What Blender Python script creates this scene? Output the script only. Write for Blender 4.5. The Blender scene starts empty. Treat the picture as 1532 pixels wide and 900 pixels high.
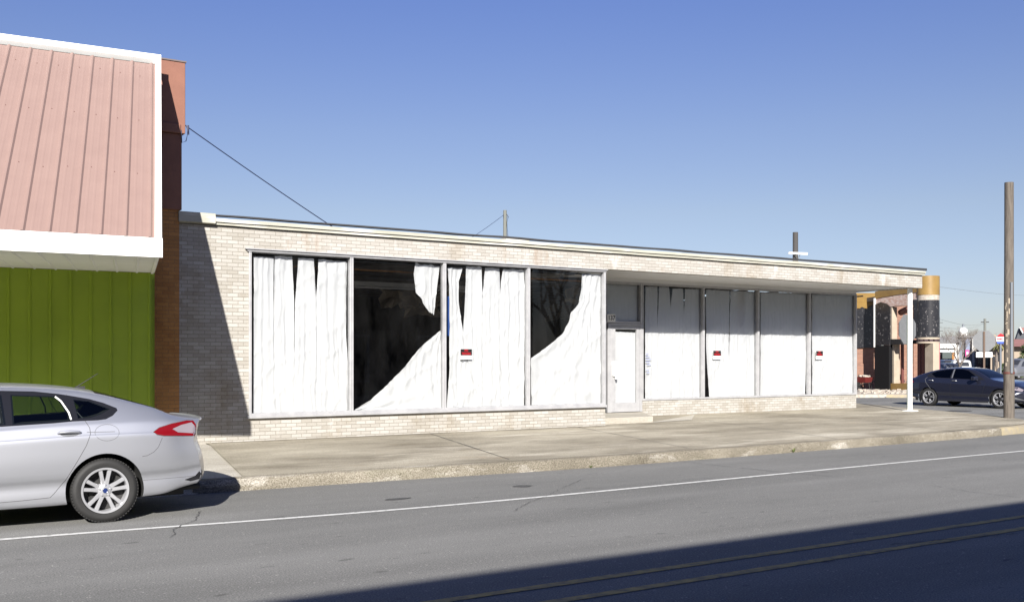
import bpy, bmesh, math, random
from mathutils import Vector, Matrix, noise
from mathutils.bvhtree import BVHTree
from mathutils.geometry import delaunay_2d_cdt
from mathutils.interpolate import poly_3d_calc

random.seed(7)
S = bpy.context.scene
COL = S.collection
R = math.radians

# ---------------------------------------------------------------- camera maths
FOC = 1540.0                       # focal length in pixels of the 1532 px wide photograph
PSI = math.atan(FOC / 2384.0)
CP_, SP_ = math.cos(PSI), math.sin(PSI)
EYE = 1.72
HORIZON = 537.0


def at(px, py, Y):
    """point of the wall plane y = Y seen at a pixel of the photograph"""
    a = (px - 766) / FOC
    d = Y / (CP_ - SP_ * a)
    return Vector(((CP_ * a + SP_) * d, Y, EYE - (py - HORIZON) * d / FOC))


def ground(px, py, z=0.0):
    a = (px - 766) / FOC
    d = (EYE - z) * FOC / (py - HORIZON)
    return Vector(((CP_ * a + SP_) * d, (CP_ - SP_ * a) * d, z))


def deep(px, py, d):
    a = (px - 766) / FOC
    return Vector(((CP_ * a + SP_) * d, (CP_ - SP_ * a) * d, EYE - (py - HORIZON) * d / FOC))


class Plane:
    """vertical plane through p along unit direction u (horizontal)"""
    def __init__(self, p, u):
        self.p = Vector(p)
        self.u = Vector((u[0], u[1], 0)).normalized()
        self.n = Vector((self.u.y, -self.u.x, 0))
        if self.n.dot(-self.p) < 0:
            self.n = -self.n          # n points towards the camera's side

    def at(self, px, py, inward=0.0):
        d1 = deep(px, py, 1.0) - Vector((0, 0, EYE))
        p = self.p - self.n * inward
        t = (p - Vector((0, 0, EYE))).dot(self.n) / d1.dot(self.n)
        return Vector((0, 0, EYE)) + d1 * t


# ---------------------------------------------------------------- mesh helpers
class MB:
    def __init__(self):
        self.v, self.f, self.mi = [], [], []

    def add(self, vs, fs, mi=0):
        b = len(self.v)
        self.v += [Vector(p) for p in vs]
        for q in fs:
            self.f.append([b + i for i in q])
            self.mi.append(mi)
        return self

    def box(self, x0, x1, y0, y1, z0, z1, mi=0):
        vs = [(x0, y0, z0), (x1, y0, z0), (x1, y1, z0), (x0, y1, z0), (x0, y0, z1), (x1, y0, z1), (x1, y1, z1), (x0, y1, z1)]
        return self.add(vs, [(0, 3, 2, 1), (4, 5, 6, 7), (0, 1, 5, 4), (1, 2, 6, 5), (2, 3, 7, 6), (3, 0, 4, 7)], mi)

    def obox(self, c, sx, sy, sz, rz=0.0, mi=0, rx=0.0, ry=0.0):
        m = Matrix.Translation(c) @ Matrix.Rotation(rz, 4, 'Z') @ Matrix.Rotation(ry, 4, 'Y') @ Matrix.Rotation(rx, 4, 'X')
        vs = [m @ Vector((a * sx / 2, b * sy / 2, d * sz / 2)) for d in (-1, 1) for a, b in ((-1, -1), (1, -1), (1, 1), (-1, 1))]
        return self.add(vs, [(0, 3, 2, 1), (4, 5, 6, 7), (0, 1, 5, 4), (1, 2, 6, 5), (2, 3, 7, 6), (3, 0, 4, 7)], mi)

    def prism(self, pts, vec, mi=0):
        n = len(pts)
        pts = [Vector(p) for p in pts]
        vec = Vector(vec)
        vs = pts + [p + vec for p in pts]
        fs = [list(range(n))[::-1], list(range(n, 2 * n))] + [[i, (i + 1) % n, n + (i + 1) % n, n + i] for i in range(n)]
        return self.add(vs, fs, mi)

    def quad(self, a, b, c, d, mi=0):
        return self.add([a, b, c, d], [(0, 1, 2, 3)], mi)

    def tube(self, pts, r, n=8, mi=0, cap=True):
        pts = [Vector(p) for p in pts]
        rs = r if isinstance(r, (list, tuple)) else [r] * len(pts)
        rings = []
        up = Vector((0, 0, 1))
        for i, p in enumerate(pts):
            t = (pts[min(i + 1, len(pts) - 1)] - pts[max(i - 1, 0)]).normalized()
            a = t.cross(up)
            if a.length < 1e-3:
                a = t.cross(Vector((1, 0, 0)))
            a.normalize()
            b = t.cross(a)
            rings.append([p + (a * math.cos(k * math.tau / n) + b * math.sin(k * math.tau / n)) * rs[i] for k in range(n)])
        vs = [q for ring in rings for q in ring]
        fs = []
        for i in range(len(pts) - 1):
            for k in range(n):
                fs.append((i * n + k, i * n + (k + 1) % n, (i + 1) * n + (k + 1) % n, (i + 1) * n + k))
        if cap:
            fs.append(list(range(n))[::-1])
            fs.append([(len(pts) - 1) * n + k for k in range(n)])
        return self.add(vs, fs, mi)

    def lathe(self, prof, axis='z', n=32, c=(0, 0, 0), mi=0, close=False):
        """prof: (r, h) pairs turned about the axis"""
        c = Vector(c)
        vs = []
        for r, h in prof:
            for k in range(n):
                a = k * math.tau / n
                if axis == 'z':
                    p = Vector((r * math.cos(a), r * math.sin(a), h))
                elif axis == 'y':
                    p = Vector((r * math.cos(a), h, r * math.sin(a)))
                else:
                    p = Vector((h, r * math.cos(a), r * math.sin(a)))
                vs.append(c + p)
        m = len(prof)
        fs = []
        for i in range(m if close else m - 1):
            for k in range(n):
                j = (i + 1) % m
                fs.append((i * n + k, i * n + (k + 1) % n, j * n + (k + 1) % n, j * n + k))
        return self.add(vs, fs, mi)

    def build(self, name, mats, parent=None, smooth=False, bevel=0.0, sharp=35, recalc=True, kind=None):
        me = bpy.data.meshes.new(name)
        me.from_pydata([tuple(p) for p in self.v], [], self.f)
        if not isinstance(mats, (list, tuple)):
            mats = [mats]
        for m in mats:
            me.materials.append(m)
        for p, i in zip(me.polygons, self.mi):
            p.material_index = i
        if recalc:
            bm = bmesh.new()
            bm.from_mesh(me)
            bmesh.ops.recalc_face_normals(bm, faces=bm.faces)
            bm.to_mesh(me)
            bm.free()
        if smooth:
            for p in me.polygons:
                p.use_smooth = True
            me.set_sharp_from_angle(angle=R(sharp))
        me.update()
        o = bpy.data.objects.new(name, me)
        COL.objects.link(o)
        if parent:
            o.parent = parent
        if bevel:
            b = o.modifiers.new('bevel', 'BEVEL')
            b.width = bevel
            b.segments = 2
            b.limit_method = 'ANGLE'
        if kind:
            o['kind'] = kind
        return o


def tag(o, label=None, cat=None, group=None, kind=None):
    if label: o['label'] = label
    if cat: o['category'] = cat
    if group: o['group'] = group
    if kind: o['kind'] = kind
    return o


def thing(name, label, cat, loc=(0, 0, 0), rz=0.0, group=None):
    o = bpy.data.objects.new(name, None)
    COL.objects.link(o)
    o.empty_display_size = 0.2
    o.location = loc
    o.rotation_euler = (0, 0, rz)
    return tag(o, label, cat, group)


def copy_tree(o, parent=None):
    c = o.copy()
    COL.objects.link(c)
    c.parent = parent
    for ch in list(o.children):
        copy_tree(ch, c)
    return c


def text_mesh(name, body, size, mat, M4, parent=None, extrude=0.001, bold=0.0, xs=1.0):
    cu = bpy.data.curves.new(name, 'FONT')
    cu.body = body
    cu.size = size
    cu.align_x = 'CENTER'
    cu.align_y = 'CENTER'
    cu.extrude = extrude
    cu.offset = bold
    t = bpy.data.objects.new(name, cu)
    COL.objects.link(t)
    dg = bpy.context.evaluated_depsgraph_get()
    me = bpy.data.meshes.new_from_object(t.evaluated_get(dg))
    bpy.data.objects.remove(t)
    me.name = name
    me.transform(M4 @ Matrix.Diagonal((xs, 1, 1, 1)))
    me.materials.clear()
    me.materials.append(mat)
    o = bpy.data.objects.new(name, me)
    COL.objects.link(o)
    if parent: o.parent = parent
    return o


# ---------------------------------------------------------------- materials
def new_mat(name):
    m = bpy.data.materials.new(name)
    m.use_nodes = True
    nt = m.node_tree
    b = nt.nodes['Principled BSDF']
    return m, nt, b


def N(nt, typ, **kw):
    n = nt.nodes.new(typ)
    for k, v in kw.items():
        if hasattr(n, k):
            setattr(n, k, v)
        else:
            n.inputs[k].default_value = v
    return n


def rgba(c):
    return (c[0], c[1], c[2], 1.0)


def ramp(nt, fac, stops):
    r = nt.nodes.new('ShaderNodeValToRGB')
    cr = r.color_ramp
    while len(cr.elements) < len(stops):
        cr.elements.new(0.5)
    for e, (p, c) in zip(cr.elements, stops):
        e.position = p
        e.color = rgba(c) if len(c) == 3 else c
    nt.links.new(fac, r.inputs['Fac'])
    return r.outputs['Color']


def mixc(nt, fac, a, b, mode='MIX'):
    m = nt.nodes.new('ShaderNodeMix')
    m.data_type = 'RGBA'
    m.blend_type = mode
    for sock, v in ((m.inputs[0], fac), (m.inputs[6], a), (m.inputs[7], b)):
        if hasattr(v, 'is_output') or isinstance(v, bpy.types.NodeSocket):
            nt.links.new(v, sock)
        elif isinstance(v, (int, float)):
            sock.default_value = v
        else:
            sock.default_value = rgba(v)
    return m.outputs[2]


def obj_coords(nt, scale=(1, 1, 1)):
    tc = N(nt, 'ShaderNodeTexCoord')
    mp = N(nt, 'ShaderNodeMapping')
    mp.inputs['Scale'].default_value = scale
    nt.links.new(tc.outputs['Object'], mp.inputs['Vector'])
    return mp.outputs['Vector']


def noise_tex(nt, vec, scale, detail=4, rough=0.6):
    n = N(nt, 'ShaderNodeTexNoise')
    n.inputs['Scale'].default_value = scale
    n.inputs['Detail'].default_value = detail
    n.inputs['Roughness'].default_value = rough
    nt.links.new(vec, n.inputs['Vector'])
    return n.outputs['Fac']


def bump(nt, b, h, strength=0.3, dist=0.01):
    bp = N(nt, 'ShaderNodeBump')
    bp.inputs['Strength'].default_value = strength
    bp.inputs['Distance'].default_value = dist
    nt.links.new(h, bp.inputs['Height'])
    nt.links.new(bp.outputs['Normal'], b.inputs['Normal'])


def mat(name, base, rough=0.6, metal=0.0, alt=None, scale=3.0, stretch=(1, 1, 1), lo=0.35, hi=0.7, spec=0.5, coat=0.0, bmp=0.0, bscale=40, alt2=None, scale2=20, lo2=0.54):
    m, nt, b = new_mat(name)
    b.inputs['Base Color'].default_value = rgba(base)
    b.inputs['Roughness'].default_value = rough
    b.inputs['Metallic'].default_value = metal
    b.inputs['Specular IOR Level'].default_value = spec
    b.inputs['Coat Weight'].default_value = coat
    b.inputs['Coat Roughness'].default_value = 0.06
    if alt or bmp:
        vec = obj_coords(nt, stretch)
    if alt:
        c = ramp(nt, noise_tex(nt, vec, scale), [(lo, base), (hi, alt)])
        if alt2:
            f = ramp(nt, noise_tex(nt, vec, scale2, 3), [(lo2, (0, 0, 0)), (lo2 + 0.09, (1, 1, 1))])
            c = mixc(nt, f, c, alt2)
        nt.links.new(c, b.inputs['Base Color'])
    if bmp:
        bump(nt, b, noise_tex(nt, vec, bscale, 3), bmp)
    return m


def brick_mat(name, c1, c2, mortar, stain, white=None, bw=0.2, rh=0.0675, ms=0.005, stainamt=(0.55, 0.75), streaks=False):
    m, nt, b = new_mat(name)
    tc = N(nt, 'ShaderNodeTexCoord')
    sx = N(nt, 'ShaderNodeSeparateXYZ')
    nt.links.new(tc.outputs['Object'], sx.inputs[0])
    ad = N(nt, 'ShaderNodeMath', operation='ADD')
    nt.links.new(sx.outputs['X'], ad.inputs[0])
    nt.links.new(sx.outputs['Y'], ad.inputs[1])
    cb = N(nt, 'ShaderNodeCombineXYZ')
    nt.links.new(ad.outputs[0], cb.inputs['X'])
    nt.links.new(sx.outputs['Z'], cb.inputs['Y'])
    br = N(nt, 'ShaderNodeTexBrick')
    nt.links.new(cb.outputs[0], br.inputs['Vector'])
    br.inputs['Scale'].default_value = 1
    br.inputs['Brick Width'].default_value = bw
    br.inputs['Row Height'].default_value = rh
    br.inputs['Mortar Size'].default_value = ms
    br.inputs['Mortar Smooth'].default_value = 0.3
    br.inputs['Color1'].default_value = rgba(c1)
    br.inputs['Color2'].default_value = rgba(c2)
    br.inputs['Mortar'].default_value = rgba(mortar)
    vec = tc.outputs['Object']
    col = br.outputs['Color']
    fine = ramp(nt, noise_tex(nt, vec, 60, 3), [(0.3, (0.86, 0.86, 0.86)), (0.7, (1.08, 1.08, 1.08))])
    col = mixc(nt, 1.0, col, fine, 'MULTIPLY')
    mp = N(nt, 'ShaderNodeMapping')
    mp.inputs['Scale'].default_value = (1.0, 1.0, 0.55)
    nt.links.new(vec, mp.inputs['Vector'])
    st = ramp(nt, noise_tex(nt, mp.outputs['Vector'], 0.75, 6, 0.65), [(stainamt[0], (0, 0, 0)), (stainamt[1], (1, 1, 1))])
    col = mixc(nt, st, col, stain, 'MULTIPLY')
    if white:
        mp2 = N(nt, 'ShaderNodeMapping')
        mp2.inputs['Scale'].default_value = (1.6, 1.6, 0.5)
        mp2.inputs['Location'].default_value = (13.7, 3.1, 2.2)
        nt.links.new(vec, mp2.inputs['Vector'])
        f = ramp(nt, noise_tex(nt, mp2.outputs['Vector'], 0.9, 6, 0.7), [(0.6, (0, 0, 0)), (0.74, (0.8, 0.8, 0.8))])
        col = mixc(nt, f, col, white)
    if streaks:
        for sc_, off_, lo_, hi_, cc_ in ((1.1, 3.3, 0.60, 0.70, (0.58, 0.57, 0.545)), (0.9, 21.7, 0.60, 0.72, (0.20, 0.115, 0.055)), (2.6, 40.1, 0.66, 0.76, (0.24, 0.17, 0.11))):
            mp3 = N(nt, 'ShaderNodeMapping')
            mp3.inputs['Scale'].default_value = (1.3, 1.3, 0.35)
            mp3.inputs['Location'].default_value = (off_, 0, off_)
            nt.links.new(vec, mp3.inputs['Vector'])
            f3 = ramp(nt, noise_tex(nt, mp3.outputs['Vector'], sc_, 5, 0.6), [(lo_, (0, 0, 0)), (hi_, (0.5, 0.5, 0.5))])
            col = mixc(nt, f3, col, cc_)
    nt.links.new(col, b.inputs['Base Color'])
    b.inputs['Roughness'].default_value = 0.85
    b.inputs['Specular IOR Level'].default_value = 0.25
    inv = N(nt, 'ShaderNodeMath', operation='SUBTRACT')
    inv.inputs[0].default_value = 1.0
    nt.links.new(br.outputs['Fac'], inv.inputs[1])
    bump(nt, b, inv.outputs[0], 0.6, 0.008)
    return m


def asphalt_mat(name, dark, light, speck=(0.34, 0.33, 0.31)):
    m, nt, b = new_mat(name)
    vec = obj_coords(nt)
    big = noise_tex(nt, obj_coords(nt, (0.25, 1.0, 1)), 0.7, 6, 0.62)
    col = ramp(nt, big, [(0.3, dark), (0.72, light)])
    fine = ramp(nt, noise_tex(nt, vec, 70, 3, 0.75), [(0.3, (0.45, 0.45, 0.45)), (0.7, (1.55, 1.55, 1.55))])
    col = mixc(nt, 1.0, col, fine, 'MULTIPLY')
    wear = ramp(nt, noise_tex(nt, obj_coords(nt, (0.015, 1.0, 1)), 1.1, 3, 0.5), [(0.35, (0.90, 0.90, 0.90)), (0.65, (1.08, 1.08, 1.08))])
    col = mixc(nt, 1.0, col, wear, 'MULTIPLY')
    blot = ramp(nt, noise_tex(nt, obj_coords(nt, (0.45, 1, 1)), 6.5, 2, 0.5), [(0.67, (1, 1, 1)), (0.76, (0.62, 0.62, 0.62))])
    col = mixc(nt, 1.0, col, blot, 'MULTIPLY')
    vo = N(nt, 'ShaderNodeTexVoronoi')
    vo.inputs['Scale'].default_value = 26
    nt.links.new(vec, vo.inputs['Vector'])
    sp = ramp(nt, vo.outputs['Distance'], [(0.16, (1, 1, 1)), (0.26, (0, 0, 0))])
    gate = ramp(nt, noise_tex(nt, vec, 9, 2), [(0.5, (0, 0, 0)), (0.62, (0.75, 0.75, 0.75))])
    f = mixc(nt, 1.0, sp, gate, 'MULTIPLY')
    col = mixc(nt, f, col, speck)
    nt.links.new(col, b.inputs['Base Color'])
    b.inputs['Roughness'].default_value = 0.9
    b.inputs['Specular IOR Level'].default_value = 0.2
    bump(nt, b, noise_tex(nt, vec, 120, 2), 0.35, 0.006)
    return m


def concrete_mat(name, a, c, light, rust, fine=75, con=1.0, pat_s=1.1):
    m, nt, b = new_mat(name)
    vec = obj_coords(nt)
    col = ramp(nt, noise_tex(nt, obj_coords(nt, (0.45, 1, 1)), 0.9, 7, 0.66), [(0.34, a), (0.66, c)])
    pat = ramp(nt, noise_tex(nt, obj_coords(nt, (0.3, 1.2, 1)), pat_s, 5, 0.6), [(0.56, (0, 0, 0)), (0.72, (0.8, 0.8, 0.8))])
    col = mixc(nt, pat, col, light)
    rs = ramp(nt, noise_tex(nt, obj_coords(nt, (0.6, 1.4, 1)), 1.7, 5, 0.7), [(0.6, (0, 0, 0)), (0.78, (0.55, 0.55, 0.55))])
    col = mixc(nt, rs, col, rust)
    agg = ramp(nt, noise_tex(nt, vec, fine, 2), [(0.3, (1 - 0.36 * con, 1 - 0.38 * con, 1 - 0.41 * con)), (0.7, (1 + 0.33 * con,) * 3)])
    col = mixc(nt, 1.0, col, agg, 'MULTIPLY')
    nt.links.new(col, b.inputs['Base Color'])
    b.inputs['Roughness'].default_value = 0.9
    b.inputs['Specular IOR Level'].default_value = 0.2
    bump(nt, b, noise_tex(nt, vec, fine, 3), 0.4, 0.006)
    return m


def glass_mat(name, tint=(0.9, 0.93, 0.93), ior=1.5, dust=0.0):
    m, nt, b = new_mat(name)
    out = nt.nodes['Material Output']
    tr = N(nt, 'ShaderNodeBsdfTransparent')
    tr.inputs['Color'].default_value = rgba(tint)
    gl = N(nt, 'ShaderNodeBsdfGlossy')
    gl.inputs['Roughness'].default_value = 0.01
    fr = N(nt, 'ShaderNodeFresnel')
    fr.inputs['IOR'].default_value = ior
    mx = N(nt, 'ShaderNodeMixShader')
    nt.links.new(fr.outputs[0], mx.inputs[0])
    nt.links.new(tr.outputs[0], mx.inputs[1])
    nt.links.new(gl.outputs[0], mx.inputs[2])
    last = mx.outputs[0]
    if dust:
        df = N(nt, 'ShaderNodeBsdfDiffuse')
        df.inputs['Color'].default_value = (0.6, 0.6, 0.6, 1)
        m2 = N(nt, 'ShaderNodeMixShader')
        vec = obj_coords(nt, (1, 1, 0.4))
        f = ramp(nt, noise_tex(nt, vec, 2.2, 5, 0.7), [(0.35, (0, 0, 0)), (0.8, (dust, dust, dust))])
        nt.links.new(f, m2.inputs[0])
        nt.links.new(last, m2.inputs[1])
        nt.links.new(df.outputs[0], m2.inputs[2])
        last = m2.outputs[0]
    nt.links.new(last, out.inputs['Surface'])
    return m


M = {}
M['asphalt'] = asphalt_mat('asphalt', (0.126, 0.126, 0.120), (0.174, 0.173, 0.165))
M['lot'] = asphalt_mat('lot_asphalt', (0.11, 0.11, 0.11), (0.17, 0.165, 0.16))
M['side'] = concrete_mat('sidewalk_concrete', (0.165, 0.147, 0.112), (0.345, 0.318, 0.255), (0.50, 0.468, 0.395), (0.25, 0.185, 0.115))
M['kerb'] = concrete_mat('kerb_concrete', (0.12, 0.108, 0.085), (0.235, 0.215, 0.175), (0.46, 0.445, 0.41), (0.12, 0.12, 0.08), fine=62, con=1.5, pat_s=3.2)
M['pale_conc'] = concrete_mat('pale_concrete', (0.30, 0.28, 0.24), (0.42, 0.40, 0.35), (0.5, 0.48, 0.43), (0.30, 0.24, 0.16))
M['yellow_kerb'] = mat('faded_yellow_paint', (0.30, 0.25, 0.15), 0.9, alt=(0.23, 0.205, 0.165), scale=6)
M['white_line'] = mat('road_paint_white', (0.50, 0.50, 0.48), 0.85, alt=(0.24, 0.24, 0.235), scale=16, lo=0.52, hi=0.68)
M['yellow_line'] = mat('road_paint_yellow', (0.40, 0.29, 0.10), 0.85, alt=(0.19, 0.155, 0.09), scale=9, lo=0.4, hi=0.66)
M['crack'] = mat('crack_dark', (0.05, 0.05, 0.05), 0.95)
M['brick'] = brick_mat('buff_brick', (0.375, 0.362, 0.335), (0.288, 0.27, 0.238), (0.21, 0.192, 0.162), (0.70, 0.61, 0.48), white=(0.46, 0.45, 0.43))
M['fascia_brick'] = brick_mat('stained_buff_brick', (0.39, 0.376, 0.348), (0.315, 0.297, 0.268), (0.24, 0.22, 0.19), (0.74, 0.66, 0.55), white=(0.48, 0.47, 0.45), streaks=True)
M['brown_brick'] = brick_mat('brown_brick', (0.42, 0.205, 0.075), (0.33, 0.16, 0.06), (0.24, 0.14, 0.07), (0.6, 0.5, 0.4))
M['red_brick'] = brick_mat('old_red_brick', (0.27, 0.135, 0.09), (0.20, 0.10, 0.07), (0.27, 0.23, 0.19), (0.75, 0.6, 0.5), white=(0.34, 0.29, 0.25))
M['dark_brick'] = brick_mat('dark_brick', (0.10, 0.07, 0.06), (0.08, 0.055, 0.045), (0.07, 0.06, 0.055), (0.8, 0.8, 0.8))
M['fascia'] = mat('weathered_cream_board', (0.40, 0.385, 0.33), 0.75, alt=(0.29, 0.29, 0.235), scale=2.5, stretch=(0.4, 1, 3), alt2=(0.48, 0.47, 0.43), scale2=2)
M['roof_edge'] = mat('black_roof_edge', (0.03, 0.03, 0.032), 0.7)
M['roof'] = mat('roof_gravel', (0.16, 0.155, 0.15), 0.95, alt=(0.1, 0.1, 0.1), scale=12)
M['soffit'] = mat('white_soffit', (0.70, 0.70, 0.70), 0.7, alt=(0.62, 0.62, 0.61), scale=1.2, stretch=(0.5, 1, 1))
M['alu'] = mat('brushed_aluminium', (0.40, 0.40, 0.405), 0.42, 0.25, alt=(0.32, 0.32, 0.33), scale=5)
M['glass'] = glass_mat('shop_glass', (0.965, 0.975, 0.97), dust=0.014)
M['sheet'] = mat('white_plastic_sheet', (0.72, 0.725, 0.735), 0.55, alt=(0.67, 0.675, 0.69), scale=1.4)
M['grimy_sheet'] = mat('greyed_sheet', (0.70, 0.71, 0.71), 0.6, alt=(0.60, 0.61, 0.62), scale=1.8)
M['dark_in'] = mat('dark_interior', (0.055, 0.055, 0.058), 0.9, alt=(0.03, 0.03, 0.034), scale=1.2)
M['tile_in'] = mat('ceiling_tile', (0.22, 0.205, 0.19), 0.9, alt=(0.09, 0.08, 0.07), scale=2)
M['white_metal'] = mat('white_painted_metal', (0.80, 0.80, 0.78), 0.45, alt=(0.74, 0.74, 0.71), scale=2)
M['pink'] = mat('pink_metal_panel', (0.238, 0.162, 0.140), 0.55, alt=(0.222, 0.15, 0.13), scale=1.5, stretch=(2, 2, 0.5), spec=0.4)
M['lime'] = mat('lime_metal_panel', (0.262, 0.362, 0.022), 0.45, alt=(0.222, 0.312, 0.020), scale=1.2)
M['red_stucco'] = mat('red_stucco', (0.215, 0.100, 0.070), 0.9, alt=(0.185, 0.085, 0.06), scale=3, bmp=0.2)
M['cap_metal'] = mat('grey_cap', (0.13, 0.10, 0.09), 0.6)
M['cable'] = mat('blue_black_cable', (0.012, 0.016, 0.05), 0.5)
M['black'] = mat('black_rubber', (0.018, 0.018, 0.018), 0.65)
M['tyre'] = mat('tyre_rubber', (0.011, 0.011, 0.011), 0.7, alt=(0.016, 0.0155, 0.015), scale=6, bmp=0.1)
M['silver'] = mat('silver_paint', (0.46, 0.47, 0.50), 0.40, 0.8, coat=0.6)
M['navy'] = mat('charcoal_blue_paint', (0.013, 0.0145, 0.026), 0.25, 0.3, coat=1.0)
M['rim'] = mat('alloy_rim', (0.42, 0.425, 0.44), 0.32, 0.5)
M['rim_dark'] = mat('black_alloy', (0.02, 0.02, 0.022), 0.3, 0.2)
M['chrome'] = mat('chrome', (0.75, 0.76, 0.78), 0.12, 1.0)
M['gloss_black'] = mat('gloss_black', (0.012, 0.012, 0.014), 0.12)
M['car_glass'] = glass_mat('car_glass', (0.62, 0.68, 0.66))
M['car_glass_dark'] = glass_mat('tinted_car_glass', (0.10, 0.11, 0.12))
M['car_in'] = mat('car_interior', (0.09, 0.09, 0.095), 0.85)
M['red_lens'] = mat('red_lens', (0.135, 0.002, 0.002), 0.2, coat=0.3)
M['clear_lens'] = mat('clear_lens', (0.19, 0.165, 0.18), 0.2, coat=1.0)
M['seam'] = mat('panel_gap', (0.075, 0.075, 0.08), 0.8)
M['matt_black'] = mat('matt_black', (0.008, 0.008, 0.009), 0.9, spec=0.15)
M['seam_dark'] = mat('dark_panel_gap', (0.006, 0.006, 0.007), 0.7)
M['sign_black'] = mat('sign_black', (0.012, 0.012, 0.012), 0.4)
M['sign_red'] = mat('sign_red', (0.36, 0.006, 0.012), 0.4)
M['sign_white'] = mat('sign_white', (0.82, 0.82, 0.80), 0.4)
M['sign_back'] = mat('sign_back_aluminium', (0.16, 0.165, 0.17), 0.55, 0.2, alt=(0.14, 0.145, 0.15), scale=6)
M['green_post'] = mat('green_post', (0.05, 0.09, 0.075), 0.6)
M['rust_post'] = mat('brown_post', (0.10, 0.065, 0.045), 0.7)
M['old_wood'] = mat('weathered_pole_wood', (0.125, 0.107, 0.088), 0.9, alt=(0.06, 0.05, 0.042), scale=5, stretch=(6, 6, 0.5), bmp=0.5, bscale=14)
M['pole_dark'] = mat('dark_pole', (0.05, 0.047, 0.045), 0.9)
M['pole_grey'] = mat('grey_green_pole', (0.13, 0.135, 0.12), 0.8)
M['gold'] = mat('ochre_paint', (0.235, 0.148, 0.045), 0.4, alt=(0.185, 0.112, 0.034), scale=2)
M['black_tile'] = mat('speckled_black_glass', (0.014, 0.014, 0.017), 0.3, alt=(0.022, 0.022, 0.024), scale=2, alt2=(0.17, 0.16, 0.155), scale2=8, lo2=0.605)
M['cream'] = mat('cream_stucco', (0.33, 0.28, 0.215), 0.85, alt=(0.27, 0.225, 0.17), scale=3)
M['debris'] = mat('pale_rubble', (0.36, 0.33, 0.285), 0.9, alt=(0.24, 0.195, 0.155), scale=7)
M['red_steel'] = mat('rusty_red_steel', (0.10, 0.030, 0.024), 0.7)
M['pink_pole'] = mat('pink_pole', (0.25, 0.085, 0.09), 0.6)
M['white_stucco'] = mat('white_stucco', (0.42, 0.415, 0.40), 0.85, alt=(0.37, 0.365, 0.35), scale=1)
M['grey_metal'] = mat('grey_siding', (0.145, 0.16, 0.18), 0.7, alt=(0.125, 0.138, 0.155), scale=0.7)
M['grey_roof'] = mat('grey_roof', (0.13, 0.13, 0.135), 0.85)
M['maroon'] = mat('maroon_wall', (0.04, 0.022, 0.025), 0.8)
M['tan_wall'] = mat('tan_wall', (0.30, 0.245, 0.185), 0.85, alt=(0.26, 0.21, 0.16), scale=0.6)
M['brown_roof'] = mat('brown_tile_roof', (0.17, 0.115, 0.09), 0.85, alt=(0.125, 0.08, 0.06), scale=2)
M['red_roof'] = mat('red_roof', (0.22, 0.105, 0.095), 0.85, alt=(0.18, 0.085, 0.075), scale=1.5)
M['slate'] = mat('dark_slate', (0.06, 0.065, 0.075), 0.8)
M['shop_dark'] = mat('dark_shop_glass', (0.03, 0.032, 0.036), 0.15)
M['awning'] = mat('dark_green_awning', (0.06, 0.075, 0.07), 0.8)
M['banner_blue'] = mat('banner_blue', (0.02, 0.06, 0.30), 0.5)
M['banner_pink'] = mat('banner_pink', (0.45, 0.06, 0.22), 0.5)
M['banner_slate'] = mat('banner_slate', (0.16, 0.19, 0.26), 0.5)
M['bark'] = mat('bare_bark', (0.17, 0.14, 0.12), 0.9, alt=(0.1, 0.085, 0.07), scale=4)
M['leaf'] = mat('leaf_green', (0.050, 0.080, 0.025), 0.8, alt=(0.09, 0.12, 0.04), scale=2)
M['palm'] = mat('palm_frond', (0.10, 0.12, 0.04), 0.8, alt=(0.17, 0.15, 0.06), scale=2)
M['weed'] = mat('weed_green', (0.09, 0.11, 0.035), 0.8)
M['tank'] = mat('tank_white', (0.68, 0.68, 0.66), 0.6)
M['barrow_red'] = mat('barrow_red', (0.13, 0.016, 0.014), 0.5)
M['van'] = mat('van_silver', (0.15, 0.155, 0.165), 0.35, 0.3, coat=0.6)
M['car_white'] = mat('car_white', (0.42, 0.42, 0.42), 0.35, coat=0.6)
M['car_black'] = mat('car_black', (0.03, 0.03, 0.034), 0.3, coat=0.8)
M['plaque'] = mat('plaque_white', (0.70, 0.69, 0.63), 0.5)
M['blue_board'] = mat('blue_board', (0.03, 0.10, 0.38), 0.6)
M['notice_ink'] = mat('notice_ink', (0.25, 0.28, 0.42), 0.7)
M['hub_blue'] = mat('hub_blue', (0.012, 0.025, 0.10), 0.3)

# ---------------------------------------------------------------- world, sun, camera
SUN_TO = Vector((0.616, 1.0, -0.635)).normalized()
sun_el = math.asin(-SUN_TO.z)
w = bpy.data.worlds.new('World')
S.world = w
w.use_nodes = True
nt = w.node_tree
bg = nt.nodes['Background']
sky = N(nt, 'ShaderNodeTexSky')
sky.sky_type = 'NISHITA'
sky.sun_disc = False
sky.sun_elevation = sun_el
# azimuth of the sun, measured clockwise from +Y
sky.sun_rotation = math.atan2(-SUN_TO.x, -SUN_TO.y) % math.tau
sky.altitude = 0
sky.air_density = 1.0
sky.dust_density = 0.3
sky.ozone_density = 2.2
# clear winter air: a deeper, slightly violet blue
tcw = N(nt, 'ShaderNodeTexCoord')
sxw = N(nt, 'ShaderNodeSeparateXYZ')
nt.links.new(tcw.outputs['Generated'], sxw.inputs[0])
air = ramp(nt, sxw.outputs['Z'], [(0.0, (0.64, 0.69, 0.92)), (0.06, (0.73, 0.70, 0.86)), (0.14, (0.855, 0.75, 0.81)), (0.215, (0.85, 0.765, 0.89)), (0.33, (0.75, 0.735, 1.04)), (0.9, (0.70, 0.71, 1.08))])
nt.links.new(mixc(nt, 1.0, sky.outputs[0], air, 'MULTIPLY'), bg.inputs['Color'])
bg.inputs['Strength'].default_value = 0.05

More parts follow.
